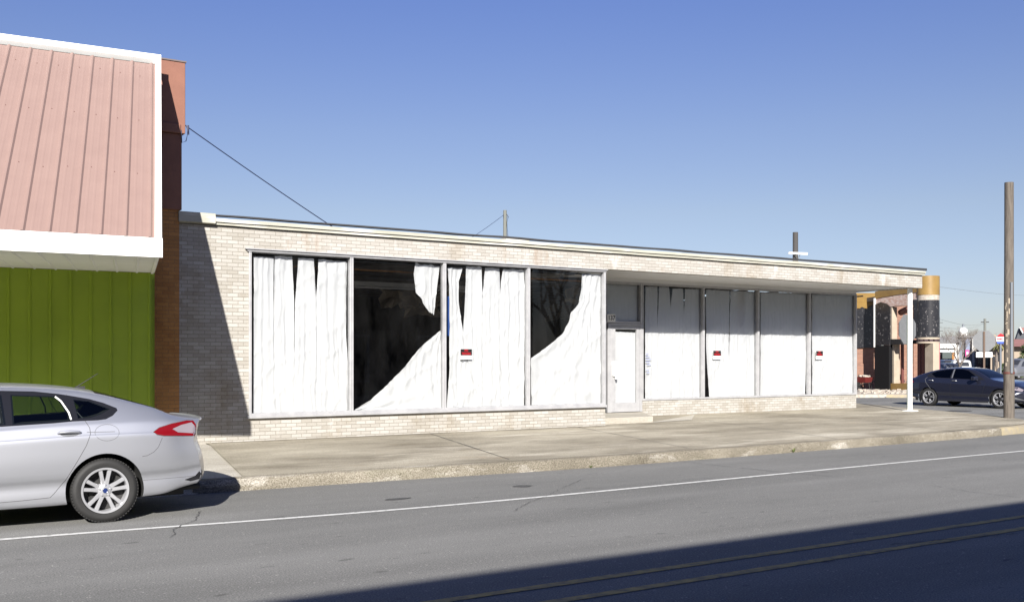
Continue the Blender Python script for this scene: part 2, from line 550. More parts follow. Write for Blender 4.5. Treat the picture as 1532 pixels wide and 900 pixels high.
sl = bpy.data.lights.new('sun', 'SUN')
sl.energy = 5.0
sl.angle = R(0.5)
sl.color = (1.0, 0.955, 0.89)
so = bpy.data.objects.new('sun', sl)
COL.objects.link(so)
so.rotation_euler = SUN_TO.to_track_quat('-Z', 'Y').to_euler()
so.location = (-10, -15, 20)

cam = bpy.data.cameras.new('camera')
cam.sensor_width = 36
cam.lens = 36 * FOC / 1532
cam.shift_y = (HORIZON - 450) / 1532
cam.clip_end = 2000
co = bpy.data.objects.new('camera', cam)
COL.objects.link(co)
co.location = (0, 0, EYE)
co.rotation_euler = (R(90), 0, -(math.pi / 2 - PSI) + (math.pi / 2 - 2 * (math.pi / 2 - PSI) + (math.pi / 2 - PSI) - PSI))
co.rotation_euler = (R(90), 0, -math.atan2(SP_, CP_))
S.camera = co
S.view_settings.view_transform = 'Standard'
S.view_settings.look = 'None'
S.view_settings.gamma = 1
S.view_settings.exposure = 1.2
S.view_settings.use_curve_mapping = False
S.cycles.max_bounces = 8
S.cycles.transparent_max_bounces = 16


# ================================================================ SETTING
def in_poly(p, poly):
    x, y = p[0], p[1]
    c = False
    n = len(poly)
    for i in range(n):
        x1, y1 = poly[i][0], poly[i][1]
        x2, y2 = poly[(i + 1) % n][0], poly[(i + 1) % n][1]
        if (y1 > y) != (y2 > y) and x < (x2 - x1) * (y - y1) / (y2 - y1) + x1:
            c = not c
    return c


def densify(loop, step, closed=True):
    out = []
    n = len(loop)
    for i in range(n if closed else n - 1):
        a, b = Vector(loop[i][:2]), Vector(loop[(i + 1) % n][:2])
        k = max(1, int((b - a).length / step))
        for j in range(k):
            out.append(a + (b - a) * j / k)
    if not closed:
        out.append(Vector(loop[-1][:2]))
    return out


def tri_fill(outer, holes=(), step=0.05):
    """triangles of a 2-D region with inner grid points, so that it can be bent onto a curved surface"""
    loops = [densify(outer, step)] + [densify(h, step) for h in holes]
    vs, es = [], []
    for l in loops:
        b = len(vs)
        vs += l
        es += [(b + i, b + (i + 1) % len(l)) for i in range(len(l))]
    xs = [p[0] for p in outer]
    ys = [p[1] for p in outer]
    y = min(ys) + step / 2
    row = 0
    while y < max(ys):
        x = min(xs) + (step / 2 if row % 2 else 0.02 * step)
        while x < max(xs):
            p = Vector((x, y))
            if in_poly(p, outer) and not any(in_poly(p, h) for h in holes):
                if min((p - q).length_squared for q in vs[:sum(len(l) for l in loops)]) > (0.45 * step) ** 2:
                    vs.append(p)
            x += step
        y += step
        row += 1
    v, e, f, *_ = delaunay_2d_cdt(vs, es, [], 0, 1e-7)
    tris = []
    for t in f:
        c = sum((v[i] for i in t), Vector((0, 0))) / len(t)
        if in_poly(c, outer) and not any(in_poly(c, h) for h in holes):
            tris.append(t)
    return v, tris


def hermite(pts):
    pts = [tuple(p) for p in pts]
    n = len(pts)
    sl_ = []
    for i in range(n):
        if i == 0: s = (pts[1][1] - pts[0][1]) / (pts[1][0] - pts[0][0])
        elif i == n - 1: s = (pts[-1][1] - pts[-2][1]) / (pts[-1][0] - pts[-2][0])
        else:
            a = (pts[i][1] - pts[i - 1][1]) / (pts[i][0] - pts[i - 1][0])
            b = (pts[i + 1][1] - pts[i][1]) / (pts[i + 1][0] - pts[i][0])
            s = 0.0 if a * b < 0 else (a + b) / 2
        sl_.append(s)

    def fn(x):
        if x <= pts[0][0]: return pts[0][1]
        if x >= pts[-1][0]: return pts[-1][1]
        for i in range(n - 1):
            if x <= pts[i + 1][0]:
                h = pts[i + 1][0] - pts[i][0]
                t = (x - pts[i][0]) / h
                return ((2 * t ** 3 - 3 * t * t + 1) * pts[i][1] + (t ** 3 - 2 * t * t + t) * h * sl_[i]
                        + (-2 * t ** 3 + 3 * t * t) * pts[i + 1][1] + (t ** 3 - t * t) * h * sl_[i + 1])
    return fn


def smooth_line(pts, step):
    """Catmull-Rom through 2-D points"""
    P = [Vector(p) for p in pts]
    out = []
    for i in range(len(P) - 1):
        p0, p1, p2, p3 = P[max(i - 1, 0)], P[i], P[i + 1], P[min(i + 2, len(P) - 1)]
        k = max(2, int((p2 - p1).length / step))
        for j in range(k):
            t = j / k
            out.append(0.5 * ((2 * p1) + (p2 - p0) * t + (2 * p0 - 5 * p1 + 4 * p2 - p3) * t * t + (3 * p1 - p0 - 3 * p2 + p3) * t ** 3))
    out.append(P[-1])
    return out


def ribbon(mb, pts, width, z, jitter=0.0):
    n = len(pts)
    vs = []
    for i, p in enumerate(pts):
        t = (pts[min(i + 1, n - 1)] - pts[max(i - 1, 0)]).normalized()
        nn = Vector((-t.y, t.x))
        wd = width / 2 * (1 + random.uniform(-jitter, jitter))
        zz = z(p) if callable(z) else z
        vs += [(p.x + nn.x * wd, p.y + nn.y * wd, zz), (p.x - nn.x * wd, p.y - nn.y * wd, zz)]
    mb.add(vs, [(2 * i, 2 * i + 1, 2 * i + 3, 2 * i + 2) for i in range(n - 1)])


def walk_z(x, y):
    return min(0.30, max(0.165, 0.168 + 0.0145 * (y - 13.2)))


# wide ground sheet of paved lots out to the horizon, the two roads on top
MB().quad((-600, -400, -0.03), (900, -400, -0.03), (900, 1500, -0.03), (-600, 1500, -0.03)).build('ground', M['lot'], kind='structure', recalc=False)
MB().quad((-120, -1.3, 0), (300, -1.3, 0), (300, 13.6, 0), (-120, 13.6, 0)).build('main_road', M['asphalt'], kind='structure', recalc=False)
MB().quad((24.5, 13.4, -0.004), (39.5, 13.4, -0.004), (82, 165, -0.004), (66, 165, -0.004)).build('cross_street', M['asphalt'], kind='structure', recalc=False)

KERB = smooth_line([(3.7, 13.24), (4.6, 13.22), (6.65, 13.18), (10, 13.03), (14.6, 13.15), (18.5, 13.32), (21.6, 13.5), (23.6, 13.85), (25.0, 14.6), (25.7, 15.6), (26.3, 17.2), (27.6, 21.6), (29.9, 29.8), (33, 41)], 0.12)


def inset(line, d):
    out = []
    n = len(line)
    for i, p in enumerate(line):
        t = (line[min(i + 1, n - 1)] - line[max(i - 1, 0)]).normalized()
        out.append(p + Vector((-t.y, t.x)) * d)
    return out


def kerb_strip(line, m, name, seed, lift=0.0):
    prof = [(-0.005, -0.02), (0.0, 0.09), (0.016, 0.148), (0.05, 0.166), (0.175, 0.170)]
    rings = [inset(line, d) for d, _ in prof]
    mb = MB()
    vs = []
    for i in range(len(line)):
        for k, (d, z) in enumerate(prof):
            p = rings[k][i]
            nz = noise.noise(Vector((p.x * 3.1 + seed, p.y * 3.1, k * 2.0))) * 0.016
            n2 = noise.noise(Vector((p.x * 9.0, p.y * 9.0, seed + k))) * 0.009
            vs.append((p.x + (nz if k < 3 else 0), p.y + (nz + n2 if k < 4 else 0), z + lift + (n2 * 0.6 if 0 < k < 4 else 0)))
    K = len(prof)
    mb.add(vs, [(i * K + k, (i + 1) * K + k, (i + 1) * K + k + 1, i * K + k + 1) for i in range(len(line) - 1) for k in range(K - 1)])
    return mb.build(name, m, smooth=True, sharp=50, kind='structure')


cut = next(i for i, p in enumerate(KERB) if p.x > 21.9)
cut2 = next(i for i, p in enumerate(KERB) if p.y > 16.2)
kerb_strip(KERB[:cut + 1], M['kerb'], 'kerb', 1.3)
kerb_strip(KERB[cut:cut2 + 1], M['yellow_kerb'], 'yellow_corner_kerb', 4.4)
kerb_strip(KERB[cut2:], M['pale_conc'], 'side_street_kerb', 2.2)
inner = [p for p in inset(KERB, 0.172)]
outl = [tuple(p) for p in inner[6:]] + [(25.0, 41), (25.0, 20.6), (5.45, 20.6), (5.3, 17.9)]
v2, tr = tri_fill(outl, (), 0.45)
mb = MB()
mb.add([(p.x, p.y, walk_z(p.x, p.y) + 0.004 * noise.noise(Vector((p.x * 0.7, p.y * 0.7, 0)))) for p in v2], tr)
sw = mb.build('sidewalk', M['side'], smooth=True, kind='structure')
# older paler walk in front of the green shop, down to the broken edge
mb = MB()
mb.quad((-30, 13.42, 0.15), (4.75, 13.42, 0.15), (5.75, 18.2, 0.225), (-30, 18.2, 0.225))
mb.quad((-30, 13.22, 0.0), (3.72, 13.22, 0.0), (4.75, 13.42, 0.15), (-30, 13.42, 0.15))
mb.build('old_sidewalk', M['pale_conc'], recalc=False, kind='structure')
# bright mortar line and joints
mb = MB()
ribbon(mb, densify([(5.4, 18.13), (9.0, 18.12), (14.28, 18.13)], 0.15, False), 0.075, lambda p: walk_z(p.x, p.y) + 0.008, 0.5)
mb.build('mortar_strip', M['pale_conc'], recalc=False, kind='structure')
mb = MB()
for x0, x1 in ((8.6, 9.75), (12.3, 13.4), (16.2, 17.3), (20.0, 21.1)):
    ribbon(mb, densify([(x0, 13.4), (x1, 18.1)], 0.3, False), 0.016, lambda p: walk_z(p.x, p.y) + 0.006, 0.4)
ribbon(mb, smooth_line([(15.2, 18.0), (15.6, 16.6), (17.4, 15.4), (17.9, 13.6)], 0.2), 0.012, lambda p: walk_z(p.x, p.y) + 0.006, 0.6)
mb.build('sidewalk_joints', M['crack'], recalc=False, kind='structure')

# road markings
edge = [Vector((-60, 11.2)), Vector((-8, 11.1))] + smooth_line([(-3, 11.0), (1.2, 10.89), (3.8, 10.68), (5.3, 10.60), (7.4, 10.60), (12.0, 10.78), (18.6, 11.0), (30, 11.1)], 0.25) + [Vector((120, 11.1))]
mb = MB()
ribbon(mb, edge, 0.095, 0.005, 0.06)
mb.build('white_edge_line', M['white_line'], recalc=False, kind='structure')
mb = MB()
ribbon(mb, densify([(-60, 6.42), (120, 6.42)], 0.4, False), 0.105, 0.005, 0.08)
ribbon(mb, densify([(-60, 5.97), (120, 5.97)], 0.4, False), 0.105, 0.005, 0.08)
mb.build('yellow_centre_lines', M['yellow_line'], recalc=False, kind='structure')


def crack(mb, pix, wd=0.012):
    pts = []
    for i in range(len(pix) - 1):
        a, b = ground(*pix[i]), ground(*pix[i + 1])
        k = max(2, int((b - a).length / 0.06))
        for j in range(k):
            q = a + (b - a) * j / k
            pts.append(Vector((q.x + random.uniform(-0.022, 0.022), q.y + random.uniform(-0.022, 0.022))))
    ribbon(mb, pts, wd, 0.0075, 0.8)


mb = MB()
crack(mb, [(300, 765), (292, 778), (262, 790), (256, 806)], 0.009)
crack(mb, [(872, 717), (845, 728), (818, 742), (790, 752), (768, 766)], 0.006)
crack(mb, [(1020, 690), (1090, 698), (1190, 708), (1260, 714)], 0.012)
crack(mb, [(1390, 726), (1450, 735), (1532, 745)], 0.009)
crack(mb, [(1330, 815), (1430, 806), (1532, 797)], 0.012)
mb.build('road_cracks', M['crack'], recalc=False, kind='structure')
mb = MB()
for cx, cy, rx, ry in ((782, 727, 0.14, 0.10), (596, 746, 0.18, 0.07), (1436, 614.5, 0.5, 0.35)):
    c = ground(cx, cy)
    n = 18
    mb.add([(c.x + rx * math.cos(a * math.tau / n) * random.uniform(0.8, 1.15), c.y + ry * math.sin(a * math.tau / n) * random.uniform(0.8, 1.15), 0.006) for a in range(n)], [list(range(n))])
mb.build('road_patches', M['crack'], recalc=False, kind='structure')


def weed(px, py, h, label):
    c = ground(px, py)
    mb = MB()
    for k in range(26):
        a = random.uniform(0, math.tau)
        l = random.uniform(0.4, 1.0) * h
        d = Vector((math.cos(a), math.sin(a), 0))
        tip = c + d * l * random.uniform(0.4, 0.9) + Vector((0, 0, l))
        sd = Vector((-d.y, d.x, 0)) * 0.012
        mid = c + (tip - c) * 0.5 + Vector((0, 0, l * 0.15))
        mb.add([c - sd * 0.6, c + sd * 0.6, mid + sd, tip, mid - sd], [(0, 1, 2, 3, 4)])
    tag(mb.build('weed', M['weed'], recalc=False), label, 'weed', 'weeds along the kerb')


weed(1187, 676.5, 0.10, 'biggest green weed tuft growing at the foot of the kerb towards the corner')
weed(884, 699.5, 0.05, 'tiny green weed at the kerb foot straight below the shop door')
weed(1420, 657.5, 0.06, 'small weed at the kerb foot nearest the wooden pole')

# near side of the street: kerb and walk beneath the opposite building
MB().box(-60, 60, -5.0, -1.3, -0.02, 0.15).build('near_sidewalk', M['pale_conc'], kind='structure')

# building across the street whose shadow lies on the road
ob = thing('brick_building', 'long dark brick building across the street, shading the near road lanes', 'building', (5, -5, 0))
MB().box(-25, 23, -12, 0, 0, 7.55).build('wall', M['dark_brick'], ob)
MB().box(-25.06, 23.06, -12.06, 0.05, 7.55, 7.66).build('parapet_cap', M['cap_metal'], ob)
for i in range(9):
    x = -22 + i * 5
    f = MB()
    f.box(x - 1.3, x + 1.3, 0.003, 0.06, 0.7, 0.8).box(x - 1.3, x + 1.3, 0.003, 0.06, 2.7, 2.8).box(x - 1.3, x - 1.2, 0.003, 0.06, 0.8, 2.7).box(x + 1.2, x + 1.3, 0.003, 0.06, 0.8, 2.7)
    fo = f.build('window', M['alu'], ob)
    MB().box(x - 1.2, x + 1.2, 0.004, 0.02, 0.8, 2.7).build('pane', M['shop_dark'], fo)

# ================================================================ VACANT CORNER SHOP
YW = 18.2          # front wall
YR = 20.2          # recessed shop front
shop = thing('vacant_storefront', 'long low buff brick shop with flat canopy and papered windows', 'building', (4.845, YW, 0.0))
OFF = Vector((-4.845, -YW, 0))


def shop_part(mb, name, m, parent=None, **kw):
    o = mb.build(name, m, parent or shop, **kw)
    if parent is None:
        o.location = OFF
    return o


XL, XE, XC, XRR = 4.845, 14.24, 25.6, 25.26
WX0, WX1 = 6.093, XE
SILL, HEAD = 0.69, 3.70
wall = MB()
wall.box(XL, WX0, YW, YW + 0.2, 0, 4.08)
wall.box(WX0, WX1, YW, YW + 0.2, 0, SILL - 0.045)
wall.box(WX0, XL + 1.899, YW, YW + 0.2, HEAD, 4.08)
fsc = MB()
fsc.box(WX1 + 0.001, XC, YW, YW + 0.2, 3.735, 4.08)
fsc.box(XC - 0.2, XC, YW + 0.2, 20.6, 3.735, 4.08)
fsc.box(XL + 1.9, WX1, YW, YW + 0.2, HEAD, 4.08)
wall.box(WX1, WX1 + 0.012, YW + 0.2, YR, 0, SILL - 0.045)
brick = shop_part(wall, 'brick_wall', M['brick'])
shop_part(fsc, 'brick_fascia', M['fascia_brick'])
rw = MB()
rw.box(16.98, XRR, YR, YR + 0.2, 0, 0.665)
rw.box(XRR - 0.2, XRR, YR + 0.2, 30, 0, 3.75)
shop_part(rw, 'recessed_brick_wall', M['brick'])
bk = MB()
bk.box(XL, XRR, 30, 30.2, 0, 4.08).box(XL, XL + 0.2, YW + 0.2, 30, 0, 4.08)
shop_part(bk, 'rear_wall', M['dark_brick'])

# timber fascia boards along the roof edge
fb = MB()
n = 44
for b, (z0, z1, pr) in enumerate(((4.150, 4.212, 0.085), (4.095, 4.147, 0.055))):
    for i in range(n):
        x0 = XL + (XC + 0.05 - XL) * i / n
        x1 = XL + (XC + 0.05 - XL) * (i + 1) / n
        j0 = noise.noise(Vector((x0 * 0.8, b * 5.0, 0))) * 0.010
        j1 = noise.noise(Vector((x1 * 0.8, b * 5.0, 0))) * 0.010
        fb.add([(x0, YW - pr, z0 + j0), (x1, YW - pr, z0 + j1), (x1, YW + 0.02, z0 + j1), (x0, YW + 0.02, z0 + j0),
                (x0, YW - pr, z1 + j0), (x1, YW - pr, z1 + j1), (x1, YW + 0.02, z1 + j1), (x0, YW + 0.02, z1 + j0)],
               [(0, 1, 5, 4), (0, 3, 2, 1), (4, 5, 6, 7)] + ([(0, 4, 7, 3)] if i == 0 else []) + ([(1, 2, 6, 5)] if i == n - 1 else []))
fb.box(XC + 0.003, XC + 0.05, YW + 0.022, 20.6, 4.095, 4.212)
shop_part(fb, 'fascia_board', M['fascia'], recalc=False)
cp = MB()
cp.box(XL - 0.02, XL + 0.62, YW - 0.11, YW + 0.02, 4.11, 4.285)
shop_part(cp, 'fascia_end_cap', M['fascia'], bevel=0.006)
re_ = MB()
for i in range(n):
    x0 = XL + 0.6 + (XC + 0.07 - XL - 0.6) * i / n
    x1 = XL + 0.6 + (XC + 0.07 - XL - 0.6) * (i + 1) / n
    j0 = noise.noise(Vector((x0 * 0.9, 9.0, 0))) * 0.012
    j1 = noise.noise(Vector((x1 * 0.9, 9.0, 0))) * 0.012
    t0_, t1_ = 0.022 + 0.042 * i / n, 0.022 + 0.042 * (i + 1) / n
    b0_, b1_ = 4.250 - 0.032 * i / n, 4.250 - 0.032 * (i + 1) / n
    re_.add([(x0, YW - 0.105, b0_), (x1, YW - 0.105, b1_), (x1, YW - 0.105, b1_ + t1_ + j1), (x0, YW - 0.105, b0_ + t0_ + j0), (x0, YW + 0.3, 4.285 + j0), (x1, YW + 0.3, 4.285 + j1)],
            [(0, 1, 2, 3), (3, 2, 5, 4)])
shop_part(re_, 'roof_edge', M['roof_edge'], recalc=False)
rf = MB()
rf.box(XL, XC, YW + 0.021, 30.2, 4.085, 4.2)
shop_part(rf, 'roof', M['roof'])
sf = MB()
sf.box(XE - 0.1, XC - 0.2, YW + 0.2, 20.62, 3.75, 3.80)
shop_part(sf, 'soffit', M['soffit'])
hd = MB()
hd.box(15.3, XRR, YR, YR + 0.2, 3.655, 3.748)
shop_part(hd, 'header_trim', M['soffit'])

# canopy post with base plate
post = MB()
px = ground(1366, 612.5, 0.265)
post.lathe([(0.068, walk_z(px.x, px.y)), (0.068, 3.74)], n=20, c=(25.43, 18.48, 0))
post.box(25.43 - 0.16, 25.43 + 0.2, 18.48 - 0.13, 18.48 + 0.13, 0.235, 0.262)
shop_part(post, 'canopy_post', M['white_metal'], smooth=True)

# step at the door
st = MB()
z0 = 0.20
st.prism([(14.26, 18.45, z0), (15.85, 18.45, z0), (17.02, YR - 0.004, z0), (14.26, YR - 0.004, z0)], (0, 0, 0.185))
shop_part(st, 'door_step', M['pale_conc'], bevel=0.012)
sp = MB()
sp.quad((15.6, 18.35, walk_z(0, 18.35) + 0.007), (17.2, 18.6, walk_z(0, 18.6) + 0.007), (18.6, 20.0, walk_z(0, 20.0) + 0.007), (15.9, 18.5, walk_z(0, 18.5) + 0.007))
shop_part(sp, 'paint_splash', M['pale_conc'], recalc=False)

# inside: floor, ceiling grid, back partition
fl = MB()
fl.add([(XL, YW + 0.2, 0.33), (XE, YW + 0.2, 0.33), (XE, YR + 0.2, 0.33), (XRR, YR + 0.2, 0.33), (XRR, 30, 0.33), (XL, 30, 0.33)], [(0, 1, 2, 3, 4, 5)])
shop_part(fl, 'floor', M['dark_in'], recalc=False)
ce = MB()
for i in range(17):
    for j in range(8):
        if random.random() < 0.22:
            continue
        x, y = XL + 0.3 + i * 1.22, YW + 0.35 + j * 1.22
        if x > XE - 1.25 and y < YR + 0.15:
            continue
        t = random.choice((0, 0, 0, 0.05, -0.12))
        ce.add([(x, y, 3.60 + t), (x + 1.2, y, 3.60), (x + 1.2, y + 1.2, 3.60 - t), (x, y + 1.2, 3.60 - abs(t))], [(0, 1, 2, 3)])
shop_part(ce, 'ceiling_tiles', M['tile_in'], recalc=False)['kind'] = 'stuff'
gr = MB()
for i in range(18):
    gr.box(XL + 0.28 + i * 1.22, XL + 0.31 + i * 1.22, YW + 0.25 if XL + 0.4 + i * 1.22 < XE else YR + 0.25, 29.9, 3.61, 3.65)
for j in range(9):
    gr.box(XL + 0.2, (XE - 0.15) if j < 2 else XRR - 0.3, YW + 0.33 + j * 1.22, YW + 0.36 + j * 1.22, 3.612, 3.652)
shop_part(gr, 'ceiling_grid', M['grey_metal'])
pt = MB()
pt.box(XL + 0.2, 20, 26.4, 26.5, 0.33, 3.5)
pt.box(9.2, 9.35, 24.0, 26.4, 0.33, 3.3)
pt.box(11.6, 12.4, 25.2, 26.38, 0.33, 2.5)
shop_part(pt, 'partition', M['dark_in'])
hw_ = MB()
hw_.box(WX0, XE - 0.1, YW + 0.5, YW + 0.56, 3.47, 3.50)
shop_part(hw_, 'header_batten', M['brown_brick'])
random.seed(77)
for (cx, cy, cz) in ((10.6, 22.2, 3.0), (11.6, 22.8, 2.85), (12.6, 23.4, 3.1), (17.0, 24.5, 2.9), (15.5, 21.5, 3.2)):
    ins = MB()
    g_ = [[Vector((cx + 0.16 * i + random.uniform(-.05, .05), cy + random.uniform(-.1, .1), cz + 0.10 * j + random.uniform(-.06, .06) - 0.02 * abs(i - 3))) for i in range(7)] for j in range(5)]
    ins.add([p for row in g_ for p in row], [(j * 7 + i, j * 7 + i + 1, j * 7 + i + 8, j * 7 + i + 7) for j in range(4) for i in range(6)])
    shop_part(ins, 'hanging_insulation', M['cream'], recalc=False)
lf = thing('fluorescent_light', 'unlit white strip light hanging from the dark shop ceiling', 'ceiling light', (10.9, 20.8, 3.33))
MB().box(-2.4, 2.4, -0.14, 0.14, 0.0, 0.09).build('housing', M['grimy_sheet'], lf)
MB().tube([(-2.3, 0, -0.03), (2.3, 0, -0.03)], 0.02).build('lamp_tube', M['sheet'], lf)
for hx in (-1.5, 1.5):
    MB().tube([(hx, 0, 0.06), (hx, 0, 0.4)], 0.008).build('hanger', M['grey_metal'], lf)
bb = MB().box(at(668, 500, 18.75).x, at(684, 500, 18.75).x, 18.75, 18.78, at(670, 502, 18.75).z, at(670, 443, 18.75).z).build('blue_board', M['blue_board'])
tag(bb, 'blue board behind the glass of the third front window, beside the mullion', 'board')

# ---- shop windows
def window(x0, x1, z0, z1, y, lw, rw_, tw, bw, name='window', proud=0.03, dep=0.10):
    f = MB()
    f.box(x0, x0 + lw, y - proud, y + dep, z0, z1)
    f.box(x1 - rw_, x1, y - proud, y + dep, z0, z1)
    f.box(x0 + lw, x1 - rw_, y - proud * 0.8, y + dep, z1 - tw, z1)
    f.box(x0 + lw, x1 - rw_, y - proud * 0.8, y + dep, z0, z0 + bw)
    fo = shop_part(f, name, M['alu'], bevel=0.006)
    g = MB()
    yg = y + 0.045
    g.quad((x0 + lw, yg, z0 + bw), (x1 - rw_, yg, z0 + bw), (x1 - rw_, yg, z1 - tw), (x0 + lw, yg, z1 - tw))
    g.build('pane', M['glass'], fo, recalc=False)
    return fo


FX = [6.093, 8.10, 10.13, 12.17, XE]
for i in range(4):
    wn = window(FX[i] + (0.002 if i else 0), FX[i + 1], SILL, HEAD, YW, 0.033 if i else 0.05, 0.033 if i < 3 else 0.06, 0.05, 0.05)
si = MB()
si.box(6.05, XE, YW - 0.07, YW - 0.033, SILL - 0.04, SILL + 0.012)
si.box(6.05, XE, YW - 0.032, YW + 0.1, SILL - 0.04, SILL - 0.002)
shop_part(si, 'window_sill', M['alu'], bevel=0.005)
dr = MB()
dr.box(6.02, XE + 0.02, YW - 0.075, YW - 0.003, HEAD + 0.002, HEAD + 0.022)
dr.box(6.06, XE, YW - 0.045, YW - 0.003, HEAD - 0.035, HEAD)
shop_part(dr, 'drip_edge', M['alu'])

RX = [16.98, 19.09, 21.139, 23.22, XRR]
for i in range(4):
    wn = window(RX[i] + (0.002 if i else 0), RX[i + 1], 0.667, 3.653, YR, 0.036, 0.036 if i < 3 else 0.05, 0.045, 0.05)
    if i == 0:
        le = MB()
        for k, (a, b, yy) in enumerate(((964, 968, 529), (964, 970, 533), (964, 972, 537), (964, 970, 541), (966, 972, 545), (964, 969, 553), (965, 970, 557))):
            p, q = at(a, yy, YR + 0.043), at(b, yy, YR + 0.043)
            le.box(p.x + 0.05, q.x + 0.05, YR + 0.041, YR + 0.0435, p.z - 0.012, p.z + 0.01)
        le.build('notice_lettering', M['notice_ink'], wn)
# transom over the door and narrow side light
DZ0, DZ1 = 0.392, 2.55
DL, DR_ = 15.98, 16.90
tn = window(15.55, 16.975, 2.62, 3.653, YR, 0.05, 0.06, 0.05, 0.05, name='transom')
pl = MB()
a, b = at(908.5, 481, YR - 0.04), at(920.5, 470, YR - 0.04)
pl.box(a.x, b.x, YR - 0.045, YR - 0.036, a.z, b.z)
plo = pl.build('number_plate', M['plaque'], tn)
text_mesh('house_number', '137', 0.15, M['sign_black'], Matrix.Translation(((a.x + b.x) / 2 + 0.005, YR - 0.047, (a.z + b.z) / 2)) @ Matrix.Rotation(R(90), 4, 'X'), plo, bold=0.004)
sd = MB()
sd.box(15.5, 15.86, YR + 0.02, YR + 0.10, DZ0, DZ1 + 0.05)
shop_part(sd, 'side_light', M['shop_dark'])
jb = MB()
jb.box(15.87, DL - 0.006, YR - 0.03, YR + 0.1, DZ0, 2.615)
jb.box(DR_ + 0.006, 16.975, YR - 0.03, YR + 0.1, DZ0, 2.615)
jb.box(DL - 0.006, DR_ + 0.006, YR - 0.03, YR + 0.1, DZ1 + 0.006, 2.615)
shop_part(jb, 'door_frame', M['alu'], bevel=0.006)
dm = MB()
dm.box(DL, DL + 0.13, YR - 0.02, YR + 0.05, DZ0 + 0.006, DZ1)
dm.box(DR_ - 0.10, DR_, YR - 0.02, YR + 0.05, DZ0 + 0.006, DZ1)
dm.box(DL + 0.13, DR_ - 0.10, YR - 0.02, YR + 0.05, DZ1 - 0.08, DZ1)
dm.box(DL + 0.13, DR_ - 0.10, YR - 0.02, YR + 0.05, DZ0 + 0.006, DZ0 + 0.24)
door = shop_part(dm, 'door', M['alu'], bevel=0.006)
MB().quad((DL + 0.13, YR + 0.015, DZ0 + 0.24), (DR_ - 0.10, YR + 0.015, DZ0 + 0.24), (DR_ - 0.10, YR + 0.015, DZ1 - 0.08), (DL + 0.13, YR + 0.015, DZ1 - 0.08)).build('pane', M['glass'], door, recalc=False)
h = MB()
h.box(DL + 0.02, DL + 0.20, YR - 0.075, YR - 0.024, 1.30, 1.66)
h.box(DL + 0.07, DL + 0.15, YR - 0.10, YR - 0.077, 1.22, 1.50)
h.build('handle', M['white_metal'], door, bevel=0.008)

# ---- white sheets hung behind the glass
def resample(poly, n):
    P = [Vector(p) for p in poly]
    L = [0]
    for i in range(len(P) - 1):
        L.append(L[-1] + (P[i + 1] - P[i]).length)
    out = []
    for k in range(n + 1):
        t = L[-1] * k / n
        for i in range(len(P) - 1):
            if t <= L[i + 1] + 1e-9:
                u = (t - L[i]) / max(1e-9, L[i + 1] - L[i])
                out.append(P[i] + (P[i + 1] - P[i]) * u)
                break
    return out


SHEET_N = [0]


def sheet(label, left, right, Y, amp=0.012, folds=5, n=64, rows=84, m='sheet', cat='window sheet', diag=0.0, group=None, conv=None, rag=0.03):
    SHEET_N[0] += 1
    sd_ = SHEET_N[0] * 7.3
    cv = conv or (lambda q: (q[0], q[1]))
    lw_ = resample([cv(q) for q in left], rows)
    rw2 = resample([cv(q) for q in right], rows)
    mb = MB()
    vs = []
    for r in range(rows + 1):
        for c in range(n + 1):
            t = c / n
            pxy = lw_[r] + (rw2[r] - lw_[r]) * t
            p = at(pxy.x, pxy.y, Y)
            ph = t * folds + diag * (r / rows)
            k = noise.noise(Vector((p.x * 7 + sd_, p.z * 0.7, sd_)))
            k2 = noise.noise(Vector((p.x * 3.2 + p.z * 2.4, p.z * 2.1 - p.x, sd_ + 5)))
            k3 = noise.noise(Vector((p.x * 11 + sd_, p.z * 9, 2.0)))
            rd = (1 - abs(noise.noise(Vector((p.x * 2.6 + p.z * 0.9 + sd_, p.z * 0.8 + sd_, 7.7))))) ** 6
            rd2 = (1 - abs(noise.noise(Vector((p.x * 1.9 - p.z * 1.6, p.z * 1.5 + sd_, 1.1))))) ** 9
            fold = math.sin(p.x * 52 + 3.0 * k + 2.2 * k2 + sd_) * (0.45 + 0.55 * noise.noise(Vector((p.x * 2.3, p.z * 0.9, sd_ + 3))))
            dy = 0.86 * amp * (0.55 * fold + 0.30 * math.sin(ph * math.tau + 2.5 * k) + 0.7 * k + 0.6 * k2 + 0.2 * k3 - 1.1 * rd - 1.0 * rd2)
            if r == rows:
                p.z += rag * noise.noise(Vector((p.x * 23 + sd_, 0, 0)))
            if r == 0:
                p.z += 0.5 * rag * noise.noise(Vector((p.x * 9 + sd_, 4, 0)))
            vs.append(Vector((p.x, Y + dy, p.z)))
    W_ = n + 1
    mb.add(vs, [(r * W_ + c, r * W_ + c + 1, (r + 1) * W_ + c + 1, (r + 1) * W_ + c) for r in range(rows) for c in range(n)])
    o = mb.build('window_sheet', M[m], smooth=True, sharp=180, recalc=False)
    return tag(o, label, cat, group)


